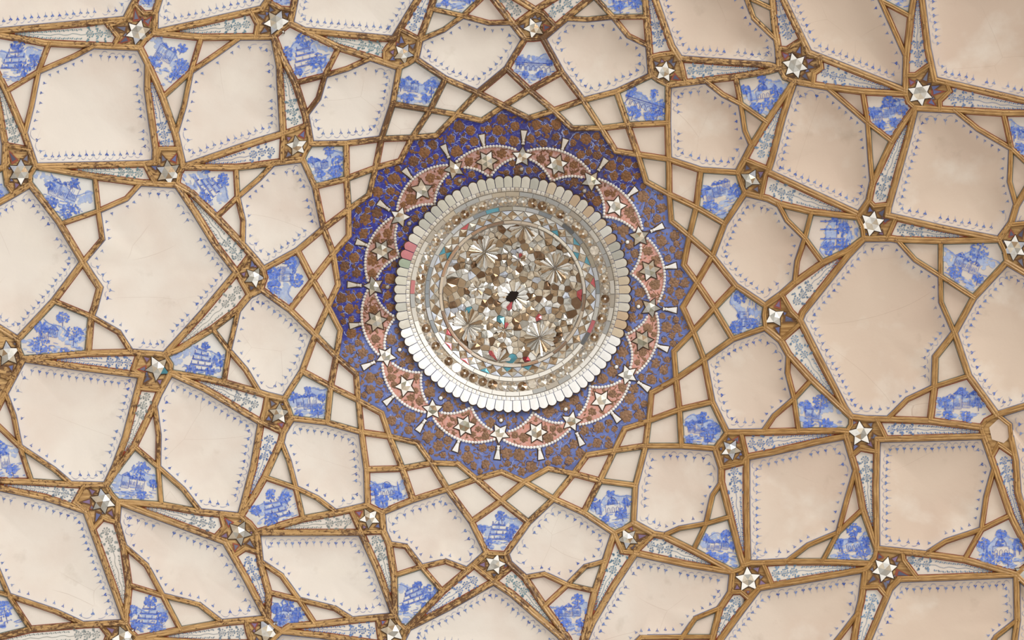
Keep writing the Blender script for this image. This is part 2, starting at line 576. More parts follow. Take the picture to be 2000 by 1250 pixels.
# a cross-piece that stops just short of a rib is drawn on to it
cnt = {}
for k, ids in lid:
    for i in set(ids): cnt[i] = cnt.get(i, 0)+1
for li, (k, ids) in enumerate(lid):
    for e_ in (0, -1):
        n = ids[e_]
        if cnt[n] > 1 or not (-20 < nodes[n][0] < 2020 and -20 < nodes[n][1] < 1270): continue
        best = None
        for lj, (k2, id2) in enumerate(lid):
            if lj == li: continue
            for a, b in zip(id2, id2[1:]):
                d, t = segdist(nodes[n], nodes[a], nodes[b])
                if d < 16 and (best is None or d < best[0]): best = (d, add2(nodes[a], sub(nodes[b], nodes[a]), t), a, b)
        if best:
            for q in (best[2], best[3]):
                if ln(sub(nodes[q], best[1])) < 5: ids[e_] = q; break
            else: nodes[n] = best[1]
# crossings
for _ in range(2):
    segs = [(a, b) for k, ids in lid for a, b in zip(ids, ids[1:])]
    xs = []
    for i in range(len(segs)):
        a, b = segs[i]
        for j in range(i+1, len(segs)):
            c, d = segs[j]
            if a in (c, d) or b in (c, d): continue
            pa, pb, pc, pd = nodes[a], nodes[b], nodes[c], nodes[d]
            if max(pa[0], pb[0]) < min(pc[0], pd[0]) or max(pc[0], pd[0]) < min(pa[0], pb[0]) or max(pa[1], pb[1]) < min(pc[1], pd[1]) or max(pc[1], pd[1]) < min(pa[1], pb[1]): continue
            t = seg_x(pa, pb, pc, pd)
            if t: xs.append(add2(pa, sub(pb, pa), t[0]))
    for p in xs: node_of(p, 3.0)
    new = []
    for k, ids in lid:
        out = [ids[0]]
        for a, b in zip(ids, ids[1:]):
            mids = []
            for n, q in enumerate(nodes):
                if n in (a, b): continue
                d, t = segdist(q, nodes[a], nodes[b])
                if d < 3.2 and 0.001 < t < .999: mids.append((t, n))
            for t, n in sorted(mids):
                if out[-1] != n: out.append(n)
            if out[-1] != b: out.append(b)
        new.append((k, out))
    lid = new
WID = {'m': 5.4, 'L': 6.1, 'r': 6.2, 's': 4.6, 'c': 4.6}
edges = {}
for k, ids in lid:
    for a, b in zip(ids, ids[1:]):
        if a == b: continue
        e_ = (min(a, b), max(a, b))
        edges[e_] = max(edges.get(e_, 0), WID[k])
adj = {}
for a, b in edges: adj.setdefault(a, set()).add(b); adj.setdefault(b, set()).add(a)
deg = {n: len(s) for n, s in adj.items()}
adjp = {n: set(s) for n, s in adj.items()}
st = [n for n in adjp if len(adjp[n]) == 1]
while st:
    n = st.pop()
    for m_ in list(adjp[n]):
        adjp[m_].discard(n); adjp[n].discard(m_)
        if len(adjp[m_]) == 1: st.append(m_)
order = {n: sorted(s, key=lambda m_: math.atan2(nodes[m_][1]-nodes[n][1], nodes[m_][0]-nodes[n][0])) for n, s in adjp.items() if s}
seen = set(); faces = []
for n in order:
    for m_ in order[n]:
        if (n, m_) in seen: continue
        f = []; a, b = n, m_
        while (a, b) not in seen:
            seen.add((a, b)); f.append(a); o_ = order[b]; i = o_.index(a); a, b = b, o_[i-1]
        if len(f) < 3: continue
        poly = [nodes[q] for q in f]
        if area2(poly) > 0: faces.append(f)
FORCE = {'scene': [(890, 4), (1215, 8), (20, 100), (12, 905), (1985, 255), (1762, 6), (10, 1200), (1125, 1200)], 'cell': [(8, 820), (60, 1205), (80, 1207), (390, 1205), (1990, 350)], 'wedge': [(1690, 1190), (1010, 12), (1080, 15), (490, 1115)]}
def compact(p):
    per = sum(ln(sub(p[i], p[i-1])) for i in range(len(p)))
    return 4*math.pi*abs(area2(p))/per**2
hubs = {}
for ring, L_ in (('inner', S1), ('outer', S2), ('far', S3), ('bare', [BARE])):
    for si, s in enumerate(L_):
        for fi, f in enumerate(faces):
            if inside(s, [nodes[q] for q in f]): hubs[fi] = (ring, si, s); break
ekey = lambda a, b: (min(a, b), max(a, b))
hub_edges = {}
for fi in hubs:
    f = faces[fi]
    for i in range(len(f)): hub_edges[ekey(f[i-1], f[i])] = fi
kinds = []
for fi, f in enumerate(faces):
    p = [nodes[q] for q in f]; A_ = abs(area2(p)); c = compact(p)
    sh = sum(ln(sub(nodes[f[i-1]], nodes[f[i]])) for i in range(len(f)) if ekey(f[i-1], f[i]) in hub_edges)
    if fi in hubs: k = 'hub'
    elif inside((1003, 577), p): k = 'medallion'
    elif A_ < 330: k = 'tiny'
    elif A_ > 11500: k = 'big'
    elif sh > 9 and c < .47: k = 'wedge'
    elif sh > 9 and A_ > 1800: k = 'scene'
    elif c < .3 : k = 'wedge'
    else: k = 'cell'
    for kk, seeds in FORCE.items():
        if any(inside(q, p) for q in seeds): k = kk
    kinds.append(k)
# ------------------------------------------------------------------ colours (paint and plaster themselves)
def smooth(a, b, x): t = max(0, min(1, (x-a)/(b-a))); return t*t*(3-2*t)
def mixc(a, b, t): return tuple(a[i]*(1-t)+b[i]*t for i in range(3))
def jit(c, k, r=R): f = 1+r.uniform(-k, k); return tuple(v*f for v in c)
CREAM_L = lin((231, 222, 211)); CREAM_R = lin((217, 197, 178)); WHITE_P = lin((236, 232, 229))
def restored(x, y): return smooth(-18, 18, (y-(690-(x-640)*.53)))       # the lower right of the crown was repainted
def cream(x, y): return mixc(CREAM_L, CREAM_R, smooth(850, 1650, x-.25*(y-600)))
GOLD_L = lin((212, 168, 108)); GOLD_R = lin((180, 132, 68)); EDGE = lin((92, 74, 50))
def clean(x, y): return smooth(1180, 1340, x)*smooth(160, 330, y+.25*(x-1300)) if x < 1700 else .75
def wear(x, y):
    wv = .62
    d = math.hypot(x-900, y-130); wv += .32*smooth(480, 200, d) if d < 480 else 0
    d = math.hypot(x-800, y-1100); wv += .12*smooth(330, 120, d) if d < 330 else 0
    return max(0, min(1, wv*(1-.85*clean(x, y))))
# ------------------------------------------------------------------ ceiling shell: the plaster dome behind everything
sh = MB(); NR, NA = 26, 72; DEPTH = .3
for i in range(NR+1):
    pr = 15+i*(2050-15)/NR
    for j in range(NA):
        a = 2*PI*j/NA; sh.v.append(tuple(P(CX+pr*math.cos(a), CY+pr*math.sin(a), -DEPTH))); sh.c.append((.5, .5, .5))
for i in range(NR):
    for j in range(NA):
        sh.f.append((i*NA+j, i*NA+(j+1) % NA, (i+1)*NA+(j+1) % NA, (i+1)*NA+j))
sh.f.append(tuple(range(NA)))
ceiling = sh.build('ceiling', 'rough_plaster', None, True)
tag(ceiling, 'domed plaster ceiling crossed by a net of gilded ribs with cream panels', 'ceiling', kind='structure')

# ------------------------------------------------------------------ drawing helpers on the vault
def stroke(mb, pts, wd, col, hf):
    """a painted line: thin strip"""
    n = len(mb.v)
    for i, p in enumerate(pts):
        q0 = pts[max(0, i-1)]; q1 = pts[min(len(pts)-1, i+1)]; u = unit(sub(q1, q0)); nrm = (-u[1], u[0])
        w_ = wd[i] if isinstance(wd, list) else wd
        for s_ in (-.5, .5):
            q = add2(p, nrm, s_*w_); mb.v.append(tuple(P(q[0], q[1], hf(q)))); mb.c.append(col)
    for i in range(len(pts)-1): mb.f.append((n+2*i, n+2*i+1, n+2*i+3, n+2*i+2))
def ring_strip(mb, a, b, col, hf, sub_px=None):
    """closed strip between two outlines with matching corners"""
    n = len(a); m0 = len(mb.v)
    A2 = []; B2 = []
    for i in range(n):
        L_ = ln(sub(a[(i+1) % n], a[i])); k = max(1, int(L_/(sub_px or 1e9)))
        for j in range(k):
            A2.append(add2(a[i], sub(a[(i+1) % n], a[i]), j/k)); B2.append(add2(b[i], sub(b[(i+1) % n], b[i]), j/k))
    for p, q in zip(A2, B2):
        mb.v.append(tuple(P(p[0], p[1], hf(p)))); mb.v.append(tuple(P(q[0], q[1], hf(q)))); mb.c += [col, col]
    n = len(A2)
    for i in range(n):
        j = (i+1) % n; mb.f.append((m0+2*i, m0+2*j, m0+2*j+1, m0+2*i+1))
def blob(mb, c, r, col, hf, n=7, jt=.25, el=1.0, ang=0.0, lift=0.0, rng=R):
    m0 = len(mb.v); mb.v.append(tuple(P(c[0], c[1], hf(c)+lift))); mb.c.append(col)
    for i in range(n):
        a = 2*PI*i/n; rr = r*(1+rng.uniform(-jt, jt)); q = rot((rr*math.cos(a)*el, rr*math.sin(a)), ang); q = add2(c, q)
        mb.v.append(tuple(P(q[0], q[1], hf(q)))); mb.c.append(col)
    for i in range(n): mb.f.append((m0, m0+1+i, m0+1+(i+1) % n))
def fanpoly(mb, poly, col, hf, lift=0.0):
    c = (sum(p[0] for p in poly)/len(poly), sum(p[1] for p in poly)/len(poly)); m0 = len(mb.v)
    mb.v.append(tuple(P(c[0], c[1], hf(c)+lift))); mb.c.append(col)
    for p in poly: mb.v.append(tuple(P(p[0], p[1], hf(p)))); mb.c.append(col)
    n = len(poly)
    for i in range(n): mb.f.append((m0, m0+1+i, m0+1+(i+1) % n))
def dens(poly, step):
    out = []
    for i in range(len(poly)):
        a, b = poly[i], poly[(i+1) % len(poly)]; k = max(1, int(round(ln(sub(b, a))/step)))
        out += [add2(a, sub(b, a), j/k) for j in range(k)]
    return out

# ------------------------------------------------------------------ gilded ribs: every length between two joints is a part
PROF = [(-1.1, -.006, 0), (-1.0, .006, .1), (-.78, .016, .8), (-.42, .022, 1), (0, .0175, .86), (.42, .022, 1), (.78, .016, .8), (1.0, .006, .1), (1.1, -.006, 0)]
used = set(); rib_objs = []
def make_rib(path, hw):
    mb = MB(); mb.uv = []; mb.wear = []; L0 = 0; jz = R.uniform(-.0015, .0015)
    path = [add2(path[0], unit(sub(path[0], path[1])), hw*.62)]+path[1:-1]+[add2(path[-1], unit(sub(path[-1], path[-2])), hw*.62)]
    pp = []
    for i, p in enumerate(path):                      # subdivide long runs so that they follow the curve of the vault
        pp.append((p, True))
        if i < len(path)-1:
            L_ = ln(sub(path[i+1], p)); k = max(1, int(L_/45))
            for j in range(1, k): pp.append((add2(p, sub(path[i+1], p), j/k), False))
    n = len(PROF); prev = None; gj = R.uniform(.9, 1.08)
    for i, (p, _) in enumerate(pp):
        u = unit(sub(p, pp[i-1][0])) if i else None; v = unit(sub(pp[i+1][0], p)) if i < len(pp)-1 else None
        u = u or v; v = v or u; t = unit((u[0]+v[0], u[1]+v[1])); nr = (-t[1], t[0])
        k = 1/max(.6, math.sqrt(max(.1, (1+u[0]*v[0]+u[1]*v[1])/2)))
        if prev: L0 += ln(sub(p, prev))
        prev = p; cl = clean(*p); base = mixc(GOLD_L, GOLD_R, cl)
        for f, h, b in PROF:
            q = add2(p, nr, f*hw*k); mb.v.append(tuple(P(q[0], q[1], h+jz)))
            mb.c.append(tuple(x*gj for x in mixc(EDGE, base, b))); mb.uv.append((L0*.0035+jz*900, f*hw*.0035)); mb.wear.append(wear(*p))
    for i in range(len(pp)-1):
        for j in range(n-1): mb.f.append((i*n+j, i*n+j+1, (i+1)*n+j+1, (i+1)*n+j))
    mb.f.append(tuple(range(n))); mb.f.append(tuple(range((len(pp)-1)*n, len(pp)*n))[::-1])
    return mb.build('gilded_rib', 'gilded_wood', ceiling)
for k, ids in lid:
    cur = [ids[0]]
    for a, b in zip(ids, ids[1:]):
        ek = ekey(a, b)
        if ek in used or a == b:
            if len(cur) > 1: make_rib([nodes[q] for q in cur], WID[k])
            cur = [b]; continue
        used.add(ek); cur.append(b)
        if deg.get(b, 0) >= 3:
            make_rib([nodes[q] for q in cur], WID[k]); cur = [b]
    if len(cur) > 1: make_rib([nodes[q] for q in cur], WID[k])

# ------------------------------------------------------------------ panels
def pillow(poly, D, e_=2.4):
    c = centroid(poly); n = len(poly)
    def hf(p):
        d = sub(p, c); l = ln(d)
        if l < 1e-6: return -D
        best = None
        for i in range(n):
            a, b = poly[i], poly[(i+1) % n]; r = sub(b, a); den = d[0]*r[1]-d[1]*r[0]
            if abs(den) < 1e-9: continue
            t = ((a[0]-c[0])*r[1]-(a[1]-c[1])*r[0])/den; u = ((a[0]-c[0])*d[1]-(a[1]-c[1])*d[0])/den
            if t > 0 and -.001 <= u <= 1.001 and (best is None or t < best): best = t
        s_ = 1/best if best else 1
        return -D*(1-min(1, s_)**e_)
    return c, hf
RT = [1, .975, .95, .92, .88, .83, .76, .66, .52, .36, .18]
def panel_mesh(poly, D, colf, name, border=None):
    c, hf = pillow(poly, D); mb = MB()
    rings = RT if D > .02 else [1, .6]
    bd = dens(poly, 16 if D > .02 else 40); n = len(bd)
    e_ = 2.4
    for t in rings:
        for p in bd:
            q = add2(c, sub(p, c), t); mb.v.append(tuple(P(q[0], q[1], -D*(1-t**e_)))); mb.c.append(colf(q, t))
    mb.v.append(tuple(P(c[0], c[1], -D))); mb.c.append(colf(c, 0))
    for k in range(len(rings)-1):
        for i in range(n): j = (i+1) % n; mb.f.append((k*n+i, k*n+j, (k+1)*n+j, (k+1)*n+i))
    k = len(rings)-1
    for i in range(n): mb.f.append((k*n+i, k*n+(i+1) % n, len(mb.v)-1))
    o = mb.build(name, 'plaster', ceiling, True); ORIG[o.name] = ORIG[ceiling.name]
    return o, c, hf
RED = lin((158, 72, 48)); TEAL = lin((118, 132, 128)); BLUEG = lin((120, 128, 160)); VINE = lin((112, 138, 192)); INK = lin((74, 98, 176))
def edge_line(poly, o, hf, off, wd, col, name='edge_line'):
    mb = MB(); n_ = len(poly); base_ = [edges.get(ekey(NID.get(poly[i], -1), NID.get(poly[(i+1) % n_], -2)), 6)*1.02 for i in range(n_)]
    a = offset_e(poly, base_); b = offset_e(poly, [v+wd for v in base_])
    ring_strip(mb, a, b, col, lambda q: hf(q)+.0012, 16); return mb.build(name, 'line_paint', o)
def vine_border(poly, o, hf, rng):
    mb = MB(); hq = lambda q: hf(q)+.0028
    col = jit(mixc(VINE, lin((150, 165, 205)), rng.uniform(.0, .35)), .05, rng); dark = jit(INK, .1, rng)
    inn = offset(poly, 19); n = len(poly); sg = 1 if area2(poly) > 0 else -1
    phase = rng.random()*10
    for i in range(n):
        a, b = inn[i], inn[(i+1) % n]; L_ = ln(sub(b, a)); u = unit(sub(b, a)); nr = (-u[1]*sg, u[0]*sg)
        ou = unit(sub(poly[(i+1) % n], poly[i]))
        if u[0]*ou[0]+u[1]*ou[1] < .5 or L_ < 9: continue
        small = edge_small(poly[i], poly[(i+1) % n])
        step = 13.2 if not small else 15; k = max(1, int(L_/step)); st_ = L_/k
        for j in range(k):
            m_ = add2(a, u, (j+.5)*st_); m_ = add2(m_, nr, rng.uniform(-1, 1.5)-(6 if small else 0)); r = 1.55 if not small else 1.3
            c_ = jit(mixc(col, dark, rng.random()**2), .12, rng)
            if rng.random() < .06: continue
            for dx, dy in ((-1.8, 0), (1.8, .3), (0, 2.3)):
                q = add2(add2(m_, u, dx*(.8 if small else 1)), nr, dy); blob(mb, q, r*rng.uniform(.75, 1.15), c_, hq, 6, .2, rng=rng)
            t0 = add2(m_, nr, 3.5); t1 = add2(add2(m_, nr, rng.uniform(8, 11) if not small else 6.5), u, rng.uniform(-1, 2))
            stroke(mb, [t0, t1], [.9, .25], mixc(c_, WHITE_P, .2), hq)
            if not small:            # tendril: a drooping curve from one sprig to the next
                pts = []; amp_ = rng.uniform(3.5, 7.5)
                for s_ in range(7):
                    th = s_/6; pts.append(add2(add2(m_, u, th*st_*.92), nr, -1.5-amp_*max(0, math.sin(PI*th))**.8))
                stroke(mb, pts[:rng.randint(5, 7)], [.3, .6, .8, .8, .7, .5, .3][:7], mixc(c_, WHITE_P, rng.uniform(.1, .4)), hq)
    if mb.v: mb.build('vine_border', 'line_paint', o)
SMALLE = {ekey(a, b) for k, ids in lid if k == 's' for a, b in zip(ids, ids[1:])}
NID = {}
for i, q in enumerate(nodes): NID[q] = i
def edge_small(a, b): return ekey(NID.get(a, -1), NID.get(b, -2)) in SMALLE
def visible(p, m_=30): return any(-m_ < q[0] < 2000+m_ and -m_ < q[1] < 1250+m_ for q in p)

# ---- flower sprays in the long spandrels
def flower(mb, c, r, col, hq, rng, nd=8):
    for i in range(nd):
        a = 2*PI*i/nd+rng.random()*.3; blob(mb, add2(c, (math.cos(a)*r*.74, math.sin(a)*r*.74)), r*.2, jit(col, .15, rng), hq, 6, .2, rng=rng)
    pts = [add2(c, (math.cos(a)*r*.36, math.sin(a)*r*.36)) for a in [2*PI*i/8 for i in range(9)]]
    stroke(mb, pts, .8, col, hq); blob(mb, c, .9, col, hq, 5, .1, rng=rng)
def spray(poly, o, hf, rng, hubc):
    hq = lambda q: hf(q)+.0026; mb = MB(); far = max(poly, key=lambda q: ln(sub(q, hubc)))
    inn = offset(poly, 6.5); x_, y_ = far
    tone = rng.choice([(122, 146, 160), (112, 142, 164), (134, 148, 154), (116, 138, 180), (122, 150, 160)])
    if x_ > 1300: tone = rng.choice([(118, 140, 182), (128, 154, 182), (122, 142, 166)])
    if y_ > 640 and x_ < 700: tone = rng.choice([(148, 154, 152), (134, 146, 160), (112, 136, 182)])
    col = lin(tone); base = (0, 0); cnt_ = 0
    for q in poly:
        if ln(sub(q, hubc)) < 62: base = add2(base, q); cnt_ += 1
    base = (base[0]/max(1, cnt_), base[1]/max(1, cnt_)) if cnt_ else centroid(poly)
    ax_ = sub(far, base); L_ = ln(ax_); u = unit(ax_); nr = (-u[1], u[0]); t = 16; stem = []
    def width(p):
        ws = []
        for s_ in (1, -1):
            k = 0
            while k < 30 and inside(add2(p, nr, s_*k), poly): k += 1
            ws.append(k)
        return ws
    idx = 0
    while t < L_*.93:
        p = add2(base, u, t)
        if not inside(p, poly): t += 4; continue
        w1, w2 = width(p); p = add2(p, nr, (w1-w2)/2); hwid = (w1+w2)/2-6.5
        if hwid < 1.6: break
        stem.append(add2(p, nr, math.sin(idx*1.7)*hwid*.12))
        if hwid > 5.5 and idx < 3:
            r = min(8.6, hwid*.78); flower(mb, p, r, jit(col, .1, rng), hq, rng); t += r*1.15
            for s_ in (1, -1):
                for q_ in range(3):
                    c_ = add2(add2(p, u, rng.uniform(.2, 1)*r), nr, s_*hwid*rng.uniform(.5, .95))
                    if inside(c_, inn): blob(mb, c_, 1.7, jit(col, .2, rng), hq, 6, .15, 1.6, rng.random()*3, rng=rng)
            t += r*.9
        else:
            for s_ in (1, -1):
                c_ = add2(p, nr, s_*hwid*.6); d_ = math.atan2(u[1], u[0])+s_*.7
                blob(mb, c_, min(1.2, .4+hwid*.18), jit(col, .2, rng), hq, 6, .15, 2.2, d_, rng=rng)
                if hwid > 3: blob(mb, add2(c_, u, 4), 1.2, jit(col, .2, rng), hq, 5, .15, rng=rng)
            t += 8.5
        idx += 1
    if len(stem) > 1: stroke(mb, stem, .8, col, hq)
    mb.build('flower_spray', 'line_paint', o)

# ---- blue landscapes in the kites
BLUE1 = lin((72, 108, 205)); BLUE2 = lin((104, 136, 214)); PALE = lin((178, 191, 216)); DEEP = lin((48, 70, 165))
def landscape(poly, o, hf, rng, up, kind):
    c = centroid(poly); inn = offset(poly, 7.5); s_ = math.sqrt(abs(area2(poly)))*.56
    rt = (-up[1], up[0]); mb = MB(); BL = jit(BLUE1, .12, rng)
    T = lambda u, v: add2(add2(c, rt, u*s_), up, v*s_)
    H_ = lambda k: (lambda q: hf(q)+k)
    def ok(p): return inside(p, poly) and polydist(p, poly) > 6.2
    def bl(u, v, r, col, lay, el=1, ang=0, n=7):
        p = T(u, v)
        if inside(p, poly) and polydist(p, poly) > 5.4+r*.8: blob(mb, p, r, col, H_(lay), n, .3, el, ang+math.atan2(rt[1], rt[0]), rng=rng)
    def st(pts, w_, col, lay=.0042):
        run = []
        den_ = []
        for a, b in zip(pts, pts[1:]):
            k = max(1, int(ln(sub(b, a))*s_/3))
            den_ += [add2(a, sub(b, a), j/k) for j in range(k)]
        den_.append(pts[-1])
        for q in den_:
            p = T(*q)
            if ok(p): run.append(p)
            else:
                if len(run) > 1: stroke(mb, run, w_, col, H_(lay))
                run = []
        if len(run) > 1: stroke(mb, run, w_, col, H_(lay))
    # washes: hills and sky
    ph = rng.random()*6
    ridge = lambda u: .28+.17*math.sin(u*3+ph)+.08*math.sin(u*7+ph*2)
    for i in range(120):
        u = rng.uniform(-1.2, 1.2); v = ridge(u)-rng.random()*.38
        bl(u, v, rng.uniform(2.6, 4.6), jit(mixc(PALE, BLUE2, rng.random()*.35), .05, rng), .0014+rng.random()*.0005)
    st([(u/10, ridge(u/10)) for u in range(-12, 13)], 1.1, jit(BLUE2, .1, rng))
    for i in range(45):
        u = rng.uniform(-1.1, 1.1); v = -.35-rng.random()*.75
        bl(u, v, rng.uniform(2.0, 4.2), jit(mixc(PALE, BLUE2, rng.random()*.5), .05, rng), .0014+rng.random()*.0005, 1.8)
    # buildings
    def rect(u0, v0, u1, v1): st([(u0, v0), (u1, v0), (u1, v1), (u0, v1), (u0, v0)], .75, mixc(DEEP, BLUE1, .5))
    if kind == 'dome':
        bw = .3; bv = -.28; rect(-bw, bv, bw, bv+.34)
        pr = [(.2*math.cos(a), bv+.34+.27*math.sin(a)) for a in [PI*i/10 for i in range(11)]]
        st(pr, 1.0, DEEP)
        for i in range(26): a = rng.random()*PI; q_ = rng.random()*.8; bl(.2*math.cos(a)*q_, bv+.36+.25*math.sin(a)*q_, 2.2, jit(BL, .1, rng), .0028)
        for u in (-.18, 0, .18): st([(u-.05, bv), (u-.05, bv+.16), (u, bv+.22), (u+.05, bv+.16), (u+.05, bv)], .8, DEEP)
        for u in (-.52, .5): st([(u-.03, bv-.05), (u, bv+.55), (u+.03, bv-.05)], 1.5, BL)
    elif kind == 'bridge':
        st([(-.8, -.02), (.8, .06)], 1.5, DEEP); st([(-.8, -.1), (.8, -.02)], .8, DEEP)
        for i in range(7):
            u = -.66+i*.22; st([(u-.08, -.32), (u-.08, -.16), (u, -.1), (u+.08, -.16), (u+.08, -.32)], 1.0, DEEP)
        for i in range(40): bl(rng.uniform(-.8, .8), rng.uniform(.05, .3), 3, jit(mixc(PALE, BLUE2, .6), .1, rng), .0026)
    elif kind == 'minaret':
        for u in (-.5, -.17, .2, .52):
            st([(u, -.25), (u, .5)], 2.0, BL)
            for v in (.1, .3): bl(u, v, 2.4, DEEP, .0036)
        rect(-.6, -.4, .6, -.15)
        for i in range(24): bl(rng.uniform(-.6, .6), rng.uniform(-.4, -.12), 2.4, jit(BL, .15, rng), .003)
    elif kind == 'house':
        a0 = rng.uniform(-.3, .3); nk_ = rng.randint(2, 4)
        for k_ in range(nk_):
            u0 = -.55+k_*rng.uniform(.25, .36); v0 = -.3+k_*a0*.5+rng.uniform(-.08, .08); hh = rng.uniform(.2, .55)
            rect(u0, v0, u0+.3, v0+hh); st([(u0-.03, v0+hh), (u0+.15, v0+hh+.15), (u0+.33, v0+hh)], 1.3, BL)
            for wv in (.08, .2): rect(u0+wv-.025, v0+.1, u0+wv+.035, v0+.22)
            for q_ in range(5): st([(u0+.03+q_*.055, v0+.02), (u0+.03+q_*.055, v0+hh*rng.uniform(.3, .9))], .7, jit(BLUE2, .1, rng))
            for i in range(9): bl(u0+.15+rng.uniform(-.12, .12), v0+hh+rng.uniform(0, .09), 1.8, jit(BL, .1, rng), .0028)
    elif kind == 'stairs':
        nn_ = rng.randint(4, 5); tl_ = rng.uniform(-.15, .25)
        for k_ in range(nn_):
            v = -.42+k_*.2; w_ = .52-k_*.08; st([(-w_, v), (w_, v+tl_)], 1.8, jit(BL, .15, rng)); st([(-w_, v+.035), (w_, v+tl_+.035)], .7, DEEP)
            m_ = int(w_*11)
            for u in range(m_):
                uu = -w_+.05+u*(2*w_-.08)/max(1, m_-1); vv = v+tl_*(uu+w_)/(2*w_); st([(uu, vv+.04), (uu+rng.uniform(-.01, .02), vv+.15)], rng.uniform(.8, 2.0), jit(DEEP if rng.random() < .5 else BL, .15, rng))
    # trees
    spots = [(-.62, .12), (.62, .02), (.35, -.45), (-.4, -.5), (.1, .5)]
    rng.shuffle(spots)
    for (u, v) in spots[:rng.randint(3, 5)]:
        u += rng.uniform(-.12, .12); v += rng.uniform(-.1, .1); r_ = rng.uniform(.12, .3); st([(u+.03, v-r_*1.6), (u, v)], 1.2, DEEP)
        for i in range(int(46*r_/.2)):
            a = rng.random()*2*PI; q_ = math.sqrt(rng.random()); bl(u+r_*1.15*q_*math.cos(a), v+r_*q_*math.sin(a), rng.uniform(1.1, 2.3), jit(mixc(BL, BLUE2, rng.random()*.6), .12, rng), .0034+rng.random()*.0006, 1.4, rng.random()*3, 6)
    for i in range(44):
        u, v = rng.uniform(-.9, .9), rng.uniform(-1.0, -.25); l_ = rng.uniform(.05, .22); st([(u, v), (u+l_, v+rng.uniform(-.04, .04))], rng.uniform(.8, 1.6), jit(BLUE2, .15, rng))
    mb.build('painted_scene', 'blue_paint', o)
UPS = {(555, 545): (1, 0), (400, 370): (.85, -.5), (1460, 610): (-1, 0), (1630, 465): (-1, 0), (1260, 205): (.35, -.94), (600, 110): (-.3, -.95), (125, 385): (.4, -.9),
       (330, 120): (.5, -.85), (1905, 520): (.3, -.95), (1950, 1070): (0, -1), (380, 700): (0, -1), (525, 985): (-.4, -.9)}
KIND = {(750, 960): 'dome', (1190, 990): 'dome', (1037, 125): 'bridge', (1630, 465): 'minaret', (1260, 205): 'bridge', (110, 645): 'house', (260, 935): 'house', (35, 120): 'stairs', (600, 110): 'stairs',
        (815, 165): 'house', (400, 370): 'stairs', (1410, 1060): 'house', (1600, 805): 'house', (1880, 795): 'house', (1735, 215): 'house', (290, 1200): 'stairs', (965, 1030): 'stairs', (525, 985): 'stairs'}
KWORD = {'dome': 'domed pavilion with tall minarets', 'bridge': 'arched bridge below a hill', 'minaret': 'row of minarets', 'house': 'gabled houses among trees', 'stairs': 'terraced building with trees'}
def near(d, c, default):
    for k, v in d.items():
        if ln(sub(k, c)) < 28: return v
    return default
for fi, f in enumerate(faces):
    poly = [nodes[q] for q in f]; kd = kinds[fi]; rng = random.Random(1000+fi)
    if kd in ('hub', 'medallion'): continue
    cx_, cy_ = centroid(poly); base = cream(cx_, cy_); vis = visible(poly)
    if not vis:
        panel_mesh(poly, .0, lambda q, t: base, 'plaster_panel'); continue
    if kd == 'big':
        tint = jit(base, .02, rng); D = .05*min(1, math.sqrt(abs(area2(poly)))/200)
        o, c, hf = panel_mesh(poly, D, lambda q, t: mixc(cream(*q), WHITE_P, .42*smooth(.76, .95, t)*(1-.3*smooth(1100, 1500, q[0]))), 'plaster_panel')
        edge_line(poly, o, hf, 5.3, 1.5, jit(BLUEG, .1, rng)); vine_border(poly, o, hf, rng)
    elif kd == 'scene':
        wb = mixc(lin((222, 222, 220)), cream(cx_, cy_), .25 if cx_ < 1200 else .55)
        o, c, hf = panel_mesh(poly, .006, lambda q, t: wb, 'painted_panel')
        kk = near(KIND, c, rng.choice(['house', 'stairs', 'house', 'dome'])); up = unit(near(UPS, c, (rng.uniform(-.2, .2), -1)))
        if abs(area2(poly)) > 900:
            landscape(poly, o, hf, rng, up, kk)
            tag(o, 'pale kite panel painted in blue with a '+KWORD[kk])
        edge_line(poly, o, hf, 5.2, 1.4, jit(TEAL, .15, rng) if rng.random() < .6 else jit(RED, .1, rng))
    elif kd == 'wedge':
        wb = mixc(lin((230, 226, 218)), cream(cx_, cy_), .3)
        o, c, hf = panel_mesh(poly, .0, lambda q, t: wb, 'floral_panel')
        hubc = min([h[2] for h in hubs.values()], key=lambda s: min(polydist(s, poly)+0*ln(sub(s, q)) for q in poly[:1])) if hubs else c
        # the broad end stands at the boss: measure the width at both candidate bosses
        cand = sorted([h[2] for h in hubs.values()], key=lambda s: polydist(s, poly))[:2]
        far_ = max(poly, key=lambda q: max(ln(sub(q, z)) for z in poly)); g = centroid(poly)
        hubc = min(cand, key=lambda s: ln(sub(s, g)))
        spray(poly, o, hf, rng, hubc)
        edge_line(poly, o, hf, 5.2, 1.3, jit(RED, .1, rng))
    elif kd == 'cell':
        cc = jit(base, .025, rng)
        o, c, hf = panel_mesh(poly, .008, lambda q, t: cc, 'small_panel')
        if abs(area2(poly)) > 500: edge_line(poly, o, hf, 5.0, 1.2, jit(RED if rng.random() < .55 else TEAL, .12, rng))
    else:
        mb = MB(); mb.uv = []; mb.wear = []
        fanpoly(mb, poly, mixc(GOLD_L, GOLD_R, clean(cx_, cy_)), lambda q: .006); mb.uv = [(v[0], v[1]) for v in mb.v]; mb.wear = [.5]*len(mb.v)
        mb.build('gilded_fillet', 'gilded_wood', ceiling)

